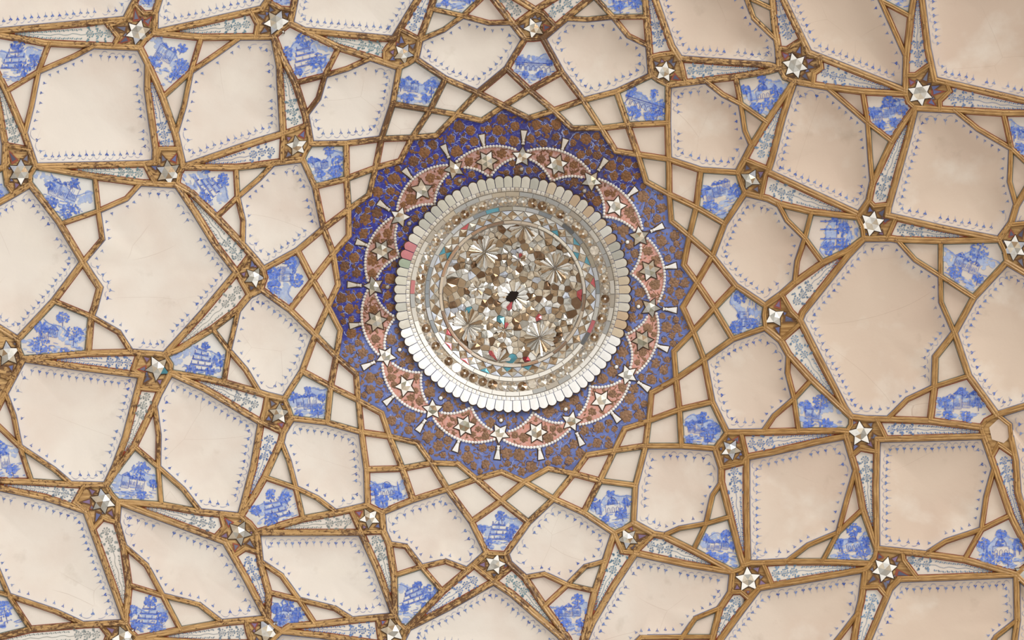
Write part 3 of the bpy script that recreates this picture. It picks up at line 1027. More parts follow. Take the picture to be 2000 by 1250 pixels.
# ------------------------------------------------------------------ bosses: gilded plate, coloured lozenges, then the mirror star that sits on it
def clock(c, o_=(1003, 577)):
    a = (math.degrees(math.atan2(c[0]-o_[0], -(c[1]-o_[1])))+360) % 360
    k = round(a/7.5)/4
    hr = int(k) % 12 or 12; words = ['twelve', 'one', 'two', 'three', 'four', 'five', 'six', 'seven', 'eight', 'nine', 'ten', 'eleven']
    fr = k-int(k)
    if fr == .75: return 'quarter to '+words[(int(k)+1) % 12]
    return {0: '', .25: 'quarter past ', .5: 'half past '}[fr]+words[hr % 12]+(" o'clock" if fr == 0 else '')
def facet_poly(mb, pts, cols, hb, lift, split=True):
    """raised facets round a centre, each with its own corners so that it catches the light by itself"""
    c = (sum(p[0] for p in pts)/len(pts), sum(p[1] for p in pts)/len(pts)); n = len(pts)
    for i in range(n):
        a, b = pts[i], pts[(i+1) % n]; col = cols if isinstance(cols, tuple) else cols[i % len(cols)]
        mb.add([P(a[0], a[1], hb(a)), P(b[0], b[1], hb(b)), P(c[0], c[1], hb(c)+lift)], [(0, 1, 2)], col)
    m0 = len(mb.v)
    for p in pts: mb.v.append(tuple(P(p[0], p[1], hb(p)-.006))); mb.c.append(lin((90, 70, 50)))
    for p in pts: mb.v.append(tuple(P(p[0], p[1], hb(p)))); mb.c.append(lin((120, 100, 80)))
    for i in range(n): j = (i+1) % n; mb.f.append((m0+i, m0+j, m0+n+j, m0+n+i))
SILVER = lin((235, 232, 225)); GREYG = lin((196, 193, 184)); BEIGE = lin((222, 208, 186)); BROWN = lin((172, 146, 116)); DKB = lin((122, 94, 70)); PEARL = lin((250, 247, 240))
TURQ = lin((96, 164, 182)); ROSE = lin((205, 98, 104)); WINE = lin((140, 50, 60)); SLATE = lin((140, 146, 150)); ICE = lin((214, 220, 232))
def mirror_star(c, r, n, th, label, cat_group, tip_cols, mid_cols, base_h=.012, edge=lin((70, 46, 28)), rng=R, name='mirror_star', rim=1.1):
    t = thing(name, P(c[0], c[1], base_h), label, 'star', cat_group)
    hb = lambda q: base_h
    outer = [add2(c, (r*math.cos(th+2*PI*i/n), r*math.sin(th+2*PI*i/n))) for i in range(n)]
    ri = r*.5 if n == 5 else r*.55
    if n == 4: ri = r*.5
    inner = [add2(c, (ri*math.cos(th+2*PI*(i+.5)/n), ri*math.sin(th+2*PI*(i+.5)/n))) for i in range(n)]
    mb = MB(); pl = []
    for i in range(n): pl += [add2(c, sub(outer[i], c), rim), add2(c, sub(inner[i], c), rim*1.07)]
    m0 = len(mb.v)
    fanpoly(mb, pl, edge, lambda q: base_h-.001)
    m1 = len(mb.v); k = len(pl)
    for p in pl: mb.v.append(tuple(P(p[0], p[1], -.004))); mb.c.append(edge)
    for i in range(k): j = (i+1) % k; mb.f.append((1+i, 1+j, m1+j, m1+i))
    mb.build('backing', 'relief_flower', t)
    for i in range(n):
        mb = MB(); col = jit(rng.choice(tip_cols), .06, rng)
        facet_poly(mb, [outer[i], inner[i], inner[i-1]], col, lambda q: base_h+.004, .001)
        mb.build('star_point', 'shell_white' if col[0] > .8 else 'mirror_glass', t)
    mb = MB(); facet_poly(mb, inner, [jit(rng.choice(mid_cols), .15, rng) for _ in range(n)], lambda q: base_h+.004, .013)
    mb.build('star_centre', 'mirror_glass', t)
    return t
spec = {}
SN = {'inner': [5, 5, 4, 4, 5, 5, 5, 5, 5, 5, 5, 5], 'outer': [6, 6, 5, 5, 5, 5, 5, 6, 6], 'far': [6, 6, 6, 5, 6, 5, 6, 6, 6, 5]}
for fi, (ring, si, s) in hubs.items():
    f = faces[fi]; poly = [nodes[q] for q in f]; rng = random.Random(50+fi); cl = clean(*s)
    if not inside(s, poly): continue
    r = {'inner': 20.5, 'outer': 25, 'far': 25, 'bare': 24}[ring]
    mb = MB(); fanpoly(mb, poly, tuple(v*.92 for v in mixc(GOLD_L, GOLD_R, cl)), lambda q: .004); mb.uv = [(v[0]*.6, v[1]*.6) for v in mb.v]; mb.wear = [(.6 if cl < .5 else .3) if ring != 'bare' else .15]*len(mb.v)
    pt = mb.build('boss_plate', 'gilded_wood', ceiling); ORIG[pt.name] = ORIG[ceiling.name]
    if ring == 'bare':
        hx = [add2(s, rot((24, 0), PI/3*i+.3)) for i in range(6)]; mb = MB(); fanpoly(mb, hx, cream(*s), lambda q: .009)
        tag(mb.build('bare_patch', 'plaster', pt), 'pale hexagonal patch left bare where a mirror star is missing'); continue
    n = SN[ring][si]
    # the star points look towards the corners of the boss
    corners = sorted(poly, key=lambda q: -ln(sub(q, s)))[:2]
    th = math.atan2(corners[0][1]-s[1], corners[0][0]-s[0])+PI/n
    # lozenges between the star and the far corners
    nb = len(poly)
    for i in range(nb):
        q = poly[i]; d = ln(sub(q, s))
        if d < r+6 or d > 70: continue
        kite_side = any(kinds[fj] == 'scene' for fj in range(len(faces)) if f[i] in faces[fj] and kinds[fj] == 'scene')
        u = unit(sub(q, s)); nr = (-u[1], u[0]); a0 = r*.86; a1 = d-6.5
        if a1-a0 < 4: continue
        wv = min(8.0, (a1-a0)*.7)
        mb = MB(); lz = [add2(add2(s, u, a0), nr, -wv), add2(s, u, a1), add2(add2(s, u, a0), nr, wv)]
        fanpoly(mb, lz, jit(lin((150, 84, 66)) if rng.random() < .25 else lin((112, 80, 54)), .1, rng), lambda q: .009)
        g = ((lz[0][0]+lz[1][0]+lz[2][0])/3, (lz[0][1]+lz[1][1]+lz[2][1])/3)
        fanpoly(mb, [add2(g, sub(z, g), .55) for z in lz], jit(rng.choice([lin((104, 110, 150)), lin((116, 116, 132)), lin((132, 110, 140)), lin((92, 92, 110))]), .1, rng), lambda q: .0105)
        mb.build('boss_lozenge', 'line_paint', pt)
    bright = .55 if ring == 'inner' and si in (9, 10, 7, 8, 4, 5) else .75
    tips = [PEARL, PEARL, PEARL, SILVER] if (ring, si) in (('inner', 1), ('outer', 1), ('outer', 2), ('outer', 3), ('far', 2), ('far', 0), ('inner', 3), ('inner', 6), ('outer', 0)) else [SILVER, GREYG, BEIGE, PEARL, ICE]
    if (ring, si) == ('outer', 5): tips = [BEIGE, lin((190, 140, 140)), GREYG, lin((160, 120, 120))]
    if (ring, si) == ('outer', 6): tips = [SILVER, GREYG, BEIGE, GREYG, TURQ]
    wd = {'inner': 'rib ring nearest the medallion', 'outer': 'second rib ring', 'far': 'outermost rib ring'}[ring]
    nw = {4: 'four', 5: 'five', 6: 'six'}[n]
    mirror_star(s, r, n, th, '%s-pointed mirror star on the %s, at %s' % (nw, wd, clock(s)),
                {'inner': 'mirror stars of the inner ring', 'outer': 'mirror stars of the second ring', 'far': 'mirror stars of the outermost ring'}[ring],
                tips, [GREYG, BEIGE, BROWN, SILVER, GREYG], rng=rng)
# ------------------------------------------------------------------ medallion: painted ground, relief flowers, pink lobes, bead cords, pendants
MC = (1002.0, 576.0)
pol = lambda r, a, c=MC: (c[0]+r*math.cos(a), c[1]+r*math.sin(a))
med = thing('medallion', P(MC[0], MC[1], 0), 'large blue star-edged medallion with brown relief flowers around the central mirror dome', 'medallion')
BLUE_OLD = lin((44, 46, 142)); BLUE_NEW = lin((106, 121, 184)); PINKC = lin((214, 152, 134)); PINK_OLD = lin((176, 126, 110))
mb = MB(); bd = dens(MED, 9); n = len(bd); K = 16
for k in range(K+1):
    for p in bd:
        a = math.atan2(p[1]-574, p[0]-1001); inn = (1001+205*math.cos(a), 574+205*math.sin(a)); q = add2(p, sub(inn, p), k/K)
        mb.v.append(tuple(P(q[0], q[1], .001))); mb.c.append(mixc(mixc(BLUE_OLD, BLUE_NEW, restored(*q)), lin((62, 52, 60)), .5*(1-restored(*q))*smooth(190, 60, math.hypot(q[0]-1120, q[1]-300))))
for k in range(K):
    for i in range(n): j = (i+1) % n; mb.f.append((k*n+i, k*n+j, (k+1)*n+j, (k+1)*n+i))
mb.build('blue_ground', 'medallion_ground', med, True)
PK = [(1203,403),(1269,528),(1255,665),(1175,782),(1048,845),(907,832),(792,754),(735,627),(746,489),(824,371),(951,315),(1088,322)]
JN = [(1155,353),(1249,462),(1271,601),(1226,732),(1116,823),(976,846),(845,800),(754,696),(730,559),(781,424),(887,330),(1020,306)]
ang = lambda p: math.atan2(p[1]-MC[1], p[0]-MC[0]); rad = lambda p: ln(sub(p, MC))
def lerp_a(a, b, t): d = (b-a+PI) % (2*PI)-PI; return a+d*t
lobes = []; cords = []
for i in range(12):
    j0, j1, pk = JN[i], JN[(i+1) % 12], PK[i]
    a0, a1, ap = ang(j0), ang(j1), ang(pk)
    def outer_arc(t):
        r0, r1 = rad(j0), rad(j1); return pol(r0*(1-t)+r1*t+6+ (max(0, rad(pk)+22-(r0+r1)/2))*math.sin(PI*t)**.75, lerp_a(a0, a1, t))
    oc = [outer_arc(t/20) for t in range(21)]
    cusp = pol(233, ap)
    def inner_arc(a_j, r_j, t): return pol(233+(r_j-233-2)*math.sin(t*PI/2)**.85, lerp_a(ap, a_j, t))
    i0 = [inner_arc(a0, rad(j0), t/10) for t in range(11)]; i1 = [inner_arc(a1, rad(j1), t/10) for t in range(11)]
    lobe = i0[::-1]+i1[1:]+oc[::-1][1:-1]
    lobes.append(lobe); cords.append((oc, i0, i1))
    inner_chain = i0[::-1]+i1[1:]; m_ = MB()
    for s_ in range(21):
        a_, b_ = oc[s_], inner_chain[s_]
        for q_ in range(5):
            p = add2(a_, sub(b_, a_), q_/4); m_.v.append(tuple(P(p[0], p[1], .0045)))
            m_.c.append(jit(mixc(PINK_OLD, PINKC, restored(*p)), .06))
    for s_ in range(20):
        for q_ in range(4): m_.f.append((s_*5+q_, s_*5+q_+1, (s_+1)*5+q_+1, (s_+1)*5+q_))
    m_.build('pink_lobe', 'blue_paint', med, True)
def dome_bead(mb, c, r, hf, col, lift=None, n=7):
    m0 = len(mb.v); lf = lift or r*.0035*.8
    for k, (fr, fh) in enumerate(((1, 0), (.8, .62), (.4, .95))):
        for i in range(n):
            a = 2*PI*i/n; q = (c[0]+r*fr*math.cos(a), c[1]+r*fr*math.sin(a)); mb.v.append(tuple(P(q[0], q[1], hf(c)+lf*fh))); mb.c.append(col)
    mb.v.append(tuple(P(c[0], c[1], hf(c)+lf))); mb.c.append(col)
    for k in range(2):
        for i in range(n): j = (i+1) % n; mb.f.append((m0+k*n+i, m0+k*n+j, m0+(k+1)*n+j, m0+(k+1)*n+i))
    for i in range(n): mb.f.append((m0+2*n+i, m0+2*n+(i+1) % n, m0+3*n))
def along(pts, step):
    out = []; need = 0
    for a, b in zip(pts, pts[1:]):
        L_ = ln(sub(b, a)); t = need
        while t < L_: out.append(add2(a, unit(sub(b, a)), t)); t += step
        need = t-L_
    return out
BEAD_O = lin((214, 206, 196)); BEAD_N = lin((246, 244, 240))
cord_pts = []
for i, (oc, i0, i1) in enumerate(cords):
    for nm, pts in (('outer', oc), ('a', i0), ('b', i1)):
        mb = MB()
        for p in along(pts, 6.1):
            if min(ln(sub(p, s)) for s in JN) < 15: continue
            cord_pts.append(p)
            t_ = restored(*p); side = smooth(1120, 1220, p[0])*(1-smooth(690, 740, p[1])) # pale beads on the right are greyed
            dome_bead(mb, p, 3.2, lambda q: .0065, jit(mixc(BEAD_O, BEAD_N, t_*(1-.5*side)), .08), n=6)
        o = mb.build('bead_cord', 'shell_white', med, True)
# pendants
for i in range(24):
    src = JN[i//2] if i % 2 == 0 else PK[i//2]
    a = ang(src); r0 = rad(src)+ (25 if i % 2 == 0 else 27); c_ = pol(r0, a); nw = restored(*c_)
    e_ = thing('pendant', P(c_[0], c_[1], .005), None, None)
    for k in ('label', 'category'):
        if k in e_: del e_[k]
    e_.parent = med; ORIG[e_.name] = Vector(P(c_[0], c_[1], .005))
    e_.location = Vector(e_.location)-ORIG[med.name]
    u = (math.cos(a), math.sin(a)); nr = (-u[1], u[0]); col = jit(mixc(lin((205, 196, 182)), lin((246, 243, 238)), nw), .06)
    def trap(d0, d1, w0, w1, lay, cc, mm, nm, lift=0.0):
        m_ = MB(); q = [add2(add2(src, u, d0), nr, -w0), add2(add2(src, u, d1), nr, -w1), add2(add2(src, u, d1), nr, w1), add2(add2(src, u, d0), nr, w0)]
        fanpoly(m_, q, cc, lambda z: lay, lift); m0 = len(m_.v)
        for z in q: m_.v.append(tuple(P(z[0], z[1], -.002))); m_.c.append(cc)
        for k in range(4): m_.f.append((1+k, 1+(k+1) % 4, m0+(k+1) % 4, m0+k))
        return m_.build(nm, mm, e_)
    b0 = r0-rad(src)
    trap(b0-3, b0+28, 3.6, 7.8, .0045, lin((66, 46, 32)), 'relief_flower', 'backing')
    trap(b0+8, b0+26, 2.2, 5.9, .008, col, 'shell_white', 'porcelain_drop', .003)
    trap(b0-1, b0+3.5, 3.4, 2.0, .008, col, 'shell_white', 'porcelain_tip', .002)
    m_ = MB(); dome_bead(m_, add2(src, u, b0+5.8), 3.1, lambda q: .007, col); m_.build('bead', 'shell_white', e_, True)
# single beads between the lobes
for j in JN:
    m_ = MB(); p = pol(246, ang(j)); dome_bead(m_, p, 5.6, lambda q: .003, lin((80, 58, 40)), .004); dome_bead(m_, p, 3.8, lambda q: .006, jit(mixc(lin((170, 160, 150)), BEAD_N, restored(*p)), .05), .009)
    m_.build('single_bead', 'shell_white', med, True)
# relief flowers and leaves, spaced at random over the blue and the pink
rng = random.Random(5); fl = MB(); fl2 = MB(); placed = []
def free(p, r):
    if ln(sub(p, (1001, 574))) < 231+r*.8: return False
    if polydist(p, MED) < 6+r*.75 or not inside(p, MED): return False
    if any(ln(sub(p, s)) < 17+r*.75 for s in JN): return False
    if any(ln(sub(p, s)) < 16+r*.7 for s in PK): return False
    for s in cord_pts:
        if abs(s[0]-p[0]) < r+4 and abs(s[1]-p[1]) < r+4 and ln(sub(s, p)) < r*.8+3: return False
    for i in range(24):
        s = JN[i//2] if i % 2 == 0 else PK[i//2]
        u = unit(sub(s, MC)); d, t = segdist(p, add2(s, u, 22), add2(s, u, 54))
        if d < r*.8+6: return False
    for q, r2 in placed:
        if ln(sub(p, q)) < (r+r2)*1.0+.3: return False
    return True
FB = lin((132, 88, 50)); FB2 = lin((112, 74, 46)); FN = lin((150, 114, 86))
def relief(mb, c, r, nd, col, h0, a0=0):
    for i in range(nd):
        a = a0+2*PI*i/nd; q = add2(c, (math.cos(a)*r*.58, math.sin(a)*r*.58)); blob(mb, q, r*rng.uniform(.34, .5), jit(col, .18, rng), lambda z: h0, 7, .2, 1.25, a, .0035, rng)
    blob(mb, c, r*.42, jit(col, .15, rng), lambda z: h0+.001, 7, .15, 1, 0, .005, rng)
for r, tries in ((11, 420), (9, 1100), (6.5, 2400), (4.6, 3500), (3.2, 3500)):
    for _ in range(tries):
        a = rng.random()*2*PI; rr = math.sqrt(rng.uniform(230**2, 352**2)); p = pol(rr, a)
        r_ = r*rng.uniform(.88, 1.1)
        if not free(p, r_): continue
        placed.append((p, r_)); nw = restored(*p); col = mixc(rng.choice([FB, FB2, FB]), FN, nw)
        h0 = .0055 if any(inside(p, l) for l in lobes) else .002
        if r > 6:
            relief(fl, p, r_, rng.choice([6, 7, 8]), col, h0, rng.random())
            if h0 < .004:          # pale or dark broken outline, following the petals
                for q_ in range(3 if nw < .5 else 2):
                    s0 = rng.random()*6; k_ = rng.uniform(.6, 1.5); ph_ = rng.random()*6
                    cc_ = jit(lin((150, 160, 205)) if nw < .5 else lin((86, 62, 50)), .1, rng)
                    stroke(fl2, [add2(p, rot((r_*(1.1+.16*math.sin(5*(s0+a_)+ph_)), 0), s0+a_)) for a_ in [k_*z/7 for z in range(8)]], [.3, .8, 1, 1, 1, 1, .8, .3], cc_, lambda q: .003)
        else:
            for k in range(2 if r > 4 else 1):
                blob(fl, p if k == 0 else add2(p, rot((r_*.7, 0), rng.random()*6)), r_*.55, jit(col, .18, rng), lambda z: h0, 7, .15, 1.9, rng.random()*PI, .0035, rng)
# stems and pale scrolls
for _ in range(2800):
    a = rng.random()*2*PI; rr = math.sqrt(rng.uniform(233**2, 350**2)); p = pol(rr, a)
    if not free(p, 1.5) and rng.random() < .8: continue
    if polydist(p, MED) < 7 or not inside(p, MED): continue
    if any(ln(sub(p, s)) < 20 for s in JN+PK): continue
    nw = restored(*p); th = rng.random()*2*PI; k = rng.uniform(-.5, .5); pts = [p]
    for s_ in range(5):
        pts.append(add2(pts[-1], (math.cos(th), math.sin(th)), rng.uniform(2, 3.2))); th += k
    if any(not inside(q, MED) or ln(sub(q, (1001, 574))) < 233 for q in pts): continue
    lob = any(inside(p, l) for l in lobes)
    if rng.random() < (.55 if nw < .5 else .3) and not lob: stroke(fl2, pts, rng.uniform(.8, 1.5), jit(lin((158, 168, 210)), .12, rng), lambda q: .0024)
    else: stroke(fl2, pts, rng.uniform(1.0, 1.9), jit(mixc(FB2, FN, nw*.7), .2, rng), lambda q: .0056 if lob else .003)
tag(fl.build('relief_flowers', 'relief_flower', med), kind='stuff')
tag(fl2.build('scrollwork', 'line_paint', med), kind='stuff')
for i, s in enumerate(JN):
    rg = random.Random(300+i); nw = restored(*s)
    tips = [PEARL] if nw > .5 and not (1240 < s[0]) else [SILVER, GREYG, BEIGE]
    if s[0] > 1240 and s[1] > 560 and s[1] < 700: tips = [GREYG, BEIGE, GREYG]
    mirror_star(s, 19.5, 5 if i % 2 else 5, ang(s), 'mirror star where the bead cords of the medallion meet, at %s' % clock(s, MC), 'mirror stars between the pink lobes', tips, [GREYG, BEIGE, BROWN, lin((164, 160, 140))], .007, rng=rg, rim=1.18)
for i, s in enumerate(PK):
    rg = random.Random(400+i); nw = restored(*s)
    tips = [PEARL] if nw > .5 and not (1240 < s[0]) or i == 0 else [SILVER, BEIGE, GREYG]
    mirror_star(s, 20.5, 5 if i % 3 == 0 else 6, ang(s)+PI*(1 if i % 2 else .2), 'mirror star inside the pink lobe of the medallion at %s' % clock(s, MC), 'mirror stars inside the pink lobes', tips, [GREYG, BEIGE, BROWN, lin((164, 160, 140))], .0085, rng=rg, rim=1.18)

# ------------------------------------------------------------------ mirror mosaic dome
DC = (1001.0, 574.0); BOWL = .2
def hbowl(p): r = ln(sub(p, DC)); return -BOWL*(1-min(1, r/207)**2)+.004
dome = thing('mirror_mosaic', P(DC[0], DC[1], 0), 'round mirror mosaic bowl of many faceted glass pieces at the crown of the ceiling', 'mosaic')
rg = random.Random(77)
mb = MB(); rs = [0, 30, 60, 90, 120, 140, 160, 180, 200, 212, 226]; na = 64
for r in rs:
    for i in range(na): p = pol(r, 2*PI*i/na, DC); mb.v.append(tuple(P(p[0], p[1], hbowl(p)-.006 if r < 205 else -.001))); mb.c.append(jit(lin((206, 192, 170)), .08, rg))
for k in range(len(rs)-1):
    for i in range(na): j = (i+1) % na; mb.f.append((k*na+i, k*na+j, (k+1)*na+j, (k+1)*na+i))
mb.build('mortar_bed', 'medallion_ground', dome, True)
def sector(r0, r1, a0, a1, gap=.5, k=2):
    g0 = gap/r0; g1 = gap/r1
    return [pol(r0+gap, a0+g0+(a1-a0-2*g0)*i/k, DC) for i in range(k+1)]+[pol(r1-gap, a1-g1-(a1-a0-2*g1)*i/k, DC) for i in range(k+1)]
def solid(mb, pts, col, hf, lift=0.0, thick=.006):
    fanpoly(mb, pts, col, hf, lift); m0 = len(mb.v)
    n = len(pts); a0_ = m0-n
    for p in pts: mb.v.append(tuple(P(p[0], p[1], hf(p)-thick))); mb.c.append(tuple(v*.4 for v in col))
    for i in range(n): j = (i+1) % n; mb.f.append((a0_+i, a0_+j, m0+j, m0+i))
def in_lit_arc(a): d = math.degrees(a) % 360; return 24 < d < 162          # lower rim pieces whitened: window glare put into their colour
NS = 80
hs = lambda p: .002+.03*max(0, min(1, (ln(sub(p, DC))-206)/25))
dk = MB()
for i in range(NS):
    a0 = 2*PI*i/NS; a1 = 2*PI*(i+1)/NS; am = (a0+a1)/2; d = math.degrees(am) % 360
    if in_lit_arc(am): col = jit(lin((252, 251, 248)), .015, rg)
    elif 200 < d < 209: col = lin((198, 124, 128))
    elif 194 < d <= 200: col = lin((160, 172, 150))
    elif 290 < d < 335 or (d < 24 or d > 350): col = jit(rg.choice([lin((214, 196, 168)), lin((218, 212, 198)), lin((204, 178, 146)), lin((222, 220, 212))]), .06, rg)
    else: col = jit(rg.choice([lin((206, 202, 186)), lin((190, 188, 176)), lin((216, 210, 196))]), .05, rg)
    rr0, rr1 = 208.6, 231+rg.uniform(-.8, .8); pts = [pol(rr0, a0+.003, DC), pol(rr0, a1-.003, DC)]
    for k in range(7):
        t = k/6; a = a1-.003-(a1-a0-.006)*t; pts.append(pol(rr1-7.5+7.5*math.sin(PI*(.05+.9*t))**.55, a, DC))
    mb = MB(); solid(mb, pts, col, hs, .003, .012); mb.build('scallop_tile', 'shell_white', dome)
    solid(dk, [add2(DC, sub(p, DC), 1.012) for p in pts], lin((70, 46, 30)), lambda p: hs(p)-.006, 0, .03)
dk.build('dark_rim', 'relief_flower', dome)
def ring(r0, r1, n_, name, colf, hoff, m_='shell_white', stuff=False, lift=.001, gap=.45):
    big = MB()
    for i in range(n_):
        a0 = 2*PI*i/n_; a1 = 2*PI*(i+1)/n_; mb = big if stuff else MB(); col = colf((a0+a1)/2)
        tl = rg.uniform(-.003, .003)
        solid(mb, sector(r0, r1, a0, a1, gap), col, lambda p: hbowl(p)+hoff+tl, lift)
        if not stuff: mb.build(name, m_, dome)
    if stuff: tag(big.build(name, m_, dome), kind='stuff')
def c_bead(a): return jit(lin((246, 244, 238)) if in_lit_arc(a) else rg.choice([lin((214, 206, 190)), lin((226, 220, 208)), lin((200, 188, 170))]), .05, rg)
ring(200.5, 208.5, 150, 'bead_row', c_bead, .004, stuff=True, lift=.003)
def c_bar(a):
    d = math.degrees(a) % 360
    if in_lit_arc(a) and not 55 < d < 75: return jit(lin((243, 240, 232)), .04, rg)
    if 175 < d < 215 and rg.random() < .3: return lin((196, 120, 120))
    return jit(rg.choice([lin((198, 184, 160)), lin((182, 172, 156)), lin((212, 206, 194)), lin((176, 176, 172))]), .05, rg)
ring(191, 200, 46, 'bar_tile', c_bar, .002)
# rosette ring
for i in range(58):
    a = 2*PI*(i+.5)/58; c_ = pol(181, a, DC); mb = MB(); r_ = rg.uniform(8.2, 9.4)
    cols = rg.choice([[BROWN, BEIGE], [DKB, BROWN], [BEIGE, GREYG], [BROWN, GREYG, BEIGE]]); big_white = rg.random() < .06
    if big_white: cols = [lin((226, 214, 196))]
    pts = [add2(c_, (r_*math.cos(2*PI*k/9), r_*math.sin(2*PI*k/9))) for k in range(9)]
    facet_poly(mb, pts, [jit(rg.choice(cols), .2, rg) for _ in range(9)], hbowl, .0035 if big_white else .013)
    o = mb.build('glass_rosette', 'mirror_glass', dome); ORIG[o.name] = ORIG[dome.name]
    if not big_white: m2 = MB(); dome_bead(m2, c_, rg.uniform(2.0, 3.0), lambda p: hbowl(p)+.011, jit(PEARL, .08, rg), n=6); m2.build('rosette_bead', 'shell_white', o)
fillr = MB()
for i in range(58):
    for rr in (174.5, 188):
        a = 2*PI*i/58; c_ = pol(rr, a, DC); facet_poly(fillr, [add2(c_, rot((3.6, 0), q)) for q in (.2+i, 2.3+i, 4.4+i)], jit(rg.choice([SILVER, BEIGE, GREYG]), .1, rg), hbowl, .004)
tag(fillr.build('filler_chips', 'mirror_glass', dome), kind='stuff')
def c_bar2(a):
    d = math.degrees(a) % 360
    if 35 < d < 150: return jit(lin((240, 236, 226)), .03, rg)
    x = rg.random()
    if x < .07: return TURQ
    if x < .12: return lin((190, 100, 104))
    if x < .2: return lin((96, 98, 100))
    return jit(rg.choice([SLATE, GREYG, lin((196, 198, 200)), lin((170, 160, 140))]), .06, rg)
ring(163, 171, 40, 'bar_tile', c_bar2, .003)
# diamonds
ND = 46
for i in range(ND):
    a = 2*PI*(i+.5)/ND; da = PI/ND; rm = 153; pts = [pol(rm-8.6, a, DC), pol(rm, a+da*.94, DC), pol(rm+8.6, a, DC), pol(rm, a-da*.94, DC)]
    mb = MB(); cs = [jit(rg.choice([BROWN, BEIGE, BROWN, GREYG]), .15, rg) for _ in range(4)]; facet_poly(mb, pts, cs, hbowl, rg.choice([.004, .012, .014])); mb.build('diamond_tile', 'mirror_glass', dome)
    for s_ in (-1, 1):
        b = a+da; q = [pol(rm+s_*.9, b, DC), pol(rm+s_*9.2, b-da*.9, DC), pol(rm+s_*9.2, b+da*.9, DC)]
        x = rg.random(); col = TURQ if x < .1 else (ROSE if x < .13 else jit(rg.choice([SILVER, ICE, BEIGE, PEARL, ICE, GREYG]), .08, rg))
        mb = MB(); facet_poly(mb, q, col, hbowl, .0015); mb.build('triangle_tile', 'mirror_glass', dome)
def c_fr(a):
    d = math.degrees(a) % 360
    return jit(lin((242, 234, 216)) if 290 < d < 350 else rg.choice([lin((176, 140, 110)), lin((205, 188, 166)), lin((140, 112, 88)), lin((215, 205, 190))]), .05, rg)
ring(137.5, 143.5, 26, 'frame_strip', c_fr, .008, 'shell_white')
# inner field: flowers of glass petals
ROS = [((1003, 578), 30, 14), ((946, 493), 30, 18), ((1084, 524), 31, 18), ((914, 635), 32, 18), ((1054, 660), 31, 18), ((1024, 441), 31, 18), ((973, 707), 28, 16), ((864, 549), 30, 18), ((1138, 609), 30, 18),
       ((1013, 507), 15, 9), ((985, 645), 17, 9), ((931, 563), 16, 9)]
def inD(p, m_=0): return ln(sub(p, DC)) < 136-m_
for c_, r_, np_ in ROS:
    e_ = thing('glass_flower', P(c_[0], c_[1], hbowl(c_)), None, None); 
    for k in ('label', 'category'):
        if k in e_: del e_[k]
    e_.parent = dome; e_.location = Vector(e_.location)-ORIG[dome.name]
    for k in range(np_):
        a = 2*PI*(k+.3)/np_; d_ = PI/np_*.93; R1 = r_*rg.uniform(.9, 1.08); r_in = 3 if np_ != 14 else 5
        pts = [add2(c_, rot((r_in, 0), a)), add2(c_, rot((R1*.86, 0), a-d_)), add2(c_, rot((R1, 0), a)), add2(c_, rot((R1*.86, 0), a+d_))]
        if not all(inD(p) for p in pts): continue
        col = rg.choice([PEARL, BEIGE, SILVER, BROWN, BEIGE, GREYG]) if np_ != 14 else rg.choice([PEARL, PEARL, SILVER, BEIGE])
        x = rg.random()
        if x < .03: col = ROSE
        elif x < .045: col = TURQ
        col = jit(col, .08, rg); mb = MB(); hh = lambda p: hbowl(p)+.009
        # a petal folded along its middle
        for (i0_, i1_, sh_) in ((0, 1, 1), (0, 3, .8)):
            mb.add([P(*pts[0], hh(pts[0])+.002), P(*pts[i1_], hh(pts[i1_])-.004), P(*pts[2], hh(pts[2])+.006)], [(0, 1, 2)], tuple(v*sh_ for v in col))
        m0 = len(mb.v)
        for p in pts: mb.v.append(tuple(P(p[0], p[1], hbowl(p)-.004))); mb.c.append(DKB)
        for p, hx in zip(pts, (.002, -.004, .006, -.004)): mb.v.append(tuple(P(p[0], p[1], hh(p)+hx))); mb.c.append(DKB)
        for i in range(4): j = (i+1) % 4; mb.f.append((m0+i, m0+j, m0+4+j, m0+4+i))
        mb.build('petal', 'mirror_glass', e_)
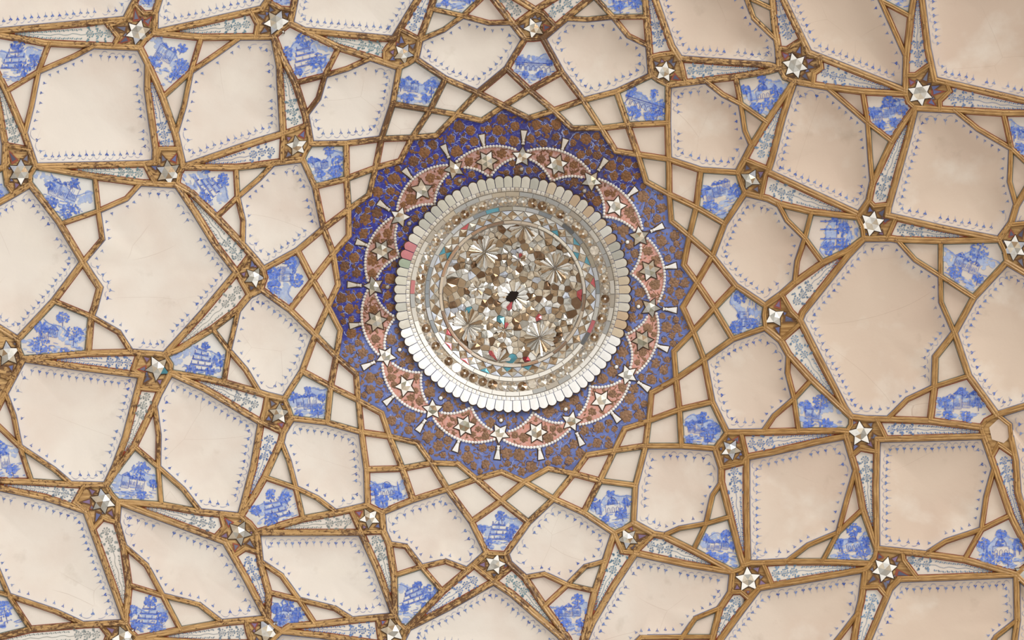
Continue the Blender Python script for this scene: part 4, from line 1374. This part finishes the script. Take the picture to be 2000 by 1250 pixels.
# inner field: irregular pieces (Voronoi cells of scattered seeds)
seeds = []
for _ in range(9000):
    p = pol(math.sqrt(rg.random())*135, rg.random()*2*PI, DC)
    if any(ln(sub(p, c_)) < r_*.82 for c_, r_, _n in ROS): continue
    if all(ln(sub(p, q)) > 9.8 for q in seeds): seeds.append(p)
cells = []
for i, s in enumerate(seeds):
    cell = [add2(s, (17*math.cos(2*PI*k/12), 17*math.sin(2*PI*k/12))) for k in range(12)]
    for q in seeds:
        if q is s or ln(sub(q, s)) > 34: continue
        m_ = ((s[0]+q[0])/2, (s[1]+q[1])/2); nn = unit(sub(q, s)); out = []
        for k in range(len(cell)):
            a, b = cell[k-1], cell[k]; da = (a[0]-m_[0])*nn[0]+(a[1]-m_[1])*nn[1]; db = (b[0]-m_[0])*nn[0]+(b[1]-m_[1])*nn[1]
            if da <= 0: out.append(a) if False else None
            if (da <= 0) != (db <= 0): out.append(add2(a, sub(b, a), da/(da-db)))
            if db <= 0: out.append(b)
        cell = out
        if len(cell) < 3: break
    if len(cell) < 3: continue
    cell = [p if inD(p) else pol(136, math.atan2(p[1]-DC[1], p[0]-DC[0]), DC) for p in cell]
    g = (sum(p[0] for p in cell)/len(cell), sum(p[1] for p in cell)/len(cell))
    cell = [add2(g, sub(p, g), 1-.55/max(3, ln(sub(p, g)))) for p in cell]
    cells.append((abs(area2(cell)), cell))
cells.sort(key=lambda z: -z[0]); rest = MB()
PAL = [BROWN]*6+[BEIGE]*5+[DKB]*4+[GREYG]*5+[SILVER]*3+[lin((206, 192, 170))]*3+[PEARL]*2+[ICE]
for k, (A_, cell) in enumerate(cells):
    mb = MB() if k < 290 else rest; x = rg.random(); col = rg.choice(PAL)
    if x < .007: col = TURQ
    elif x < .017: col = ROSE
    elif x < .021: col = WINE
    flat = rg.random() < .3; tl = (rg.uniform(-.0007, .0007), rg.uniform(-.0007, .0007)); g = (sum(p[0] for p in cell)/len(cell), sum(p[1] for p in cell)/len(cell))
    hh = lambda p: hbowl(p)+.001+(p[0]-g[0])*tl[0]+(p[1]-g[1])*tl[1]
    facet_poly(mb, cell, [jit(col, .04 if flat else .3, rg) for _ in cell], hh, .001 if flat else rg.uniform(.006, .014))
    if k < 290: mb.build('mirror_piece', 'mirror_glass', dome)
if rest.v: tag(rest.build('mirror_chips', 'mirror_glass', dome), kind='stuff')
# ragged hole of the lost hook in the middle flower
mb = MB(); BLK = lin((34, 22, 16))
blob(mb, (1001, 578), 8.5, BLK, lambda p: hbowl(p)+.0165, 14, .25, 1.55, -.62, 0, rg); blob(mb, (993, 585), 4.2, BLK, lambda p: hbowl(p)+.0168, 9, .3, 1.2, .6, 0, rg)
o = mb.build('hook_hole', 'line_paint', dome); tag(o, 'dark ragged hole at the centre of the middle flower')
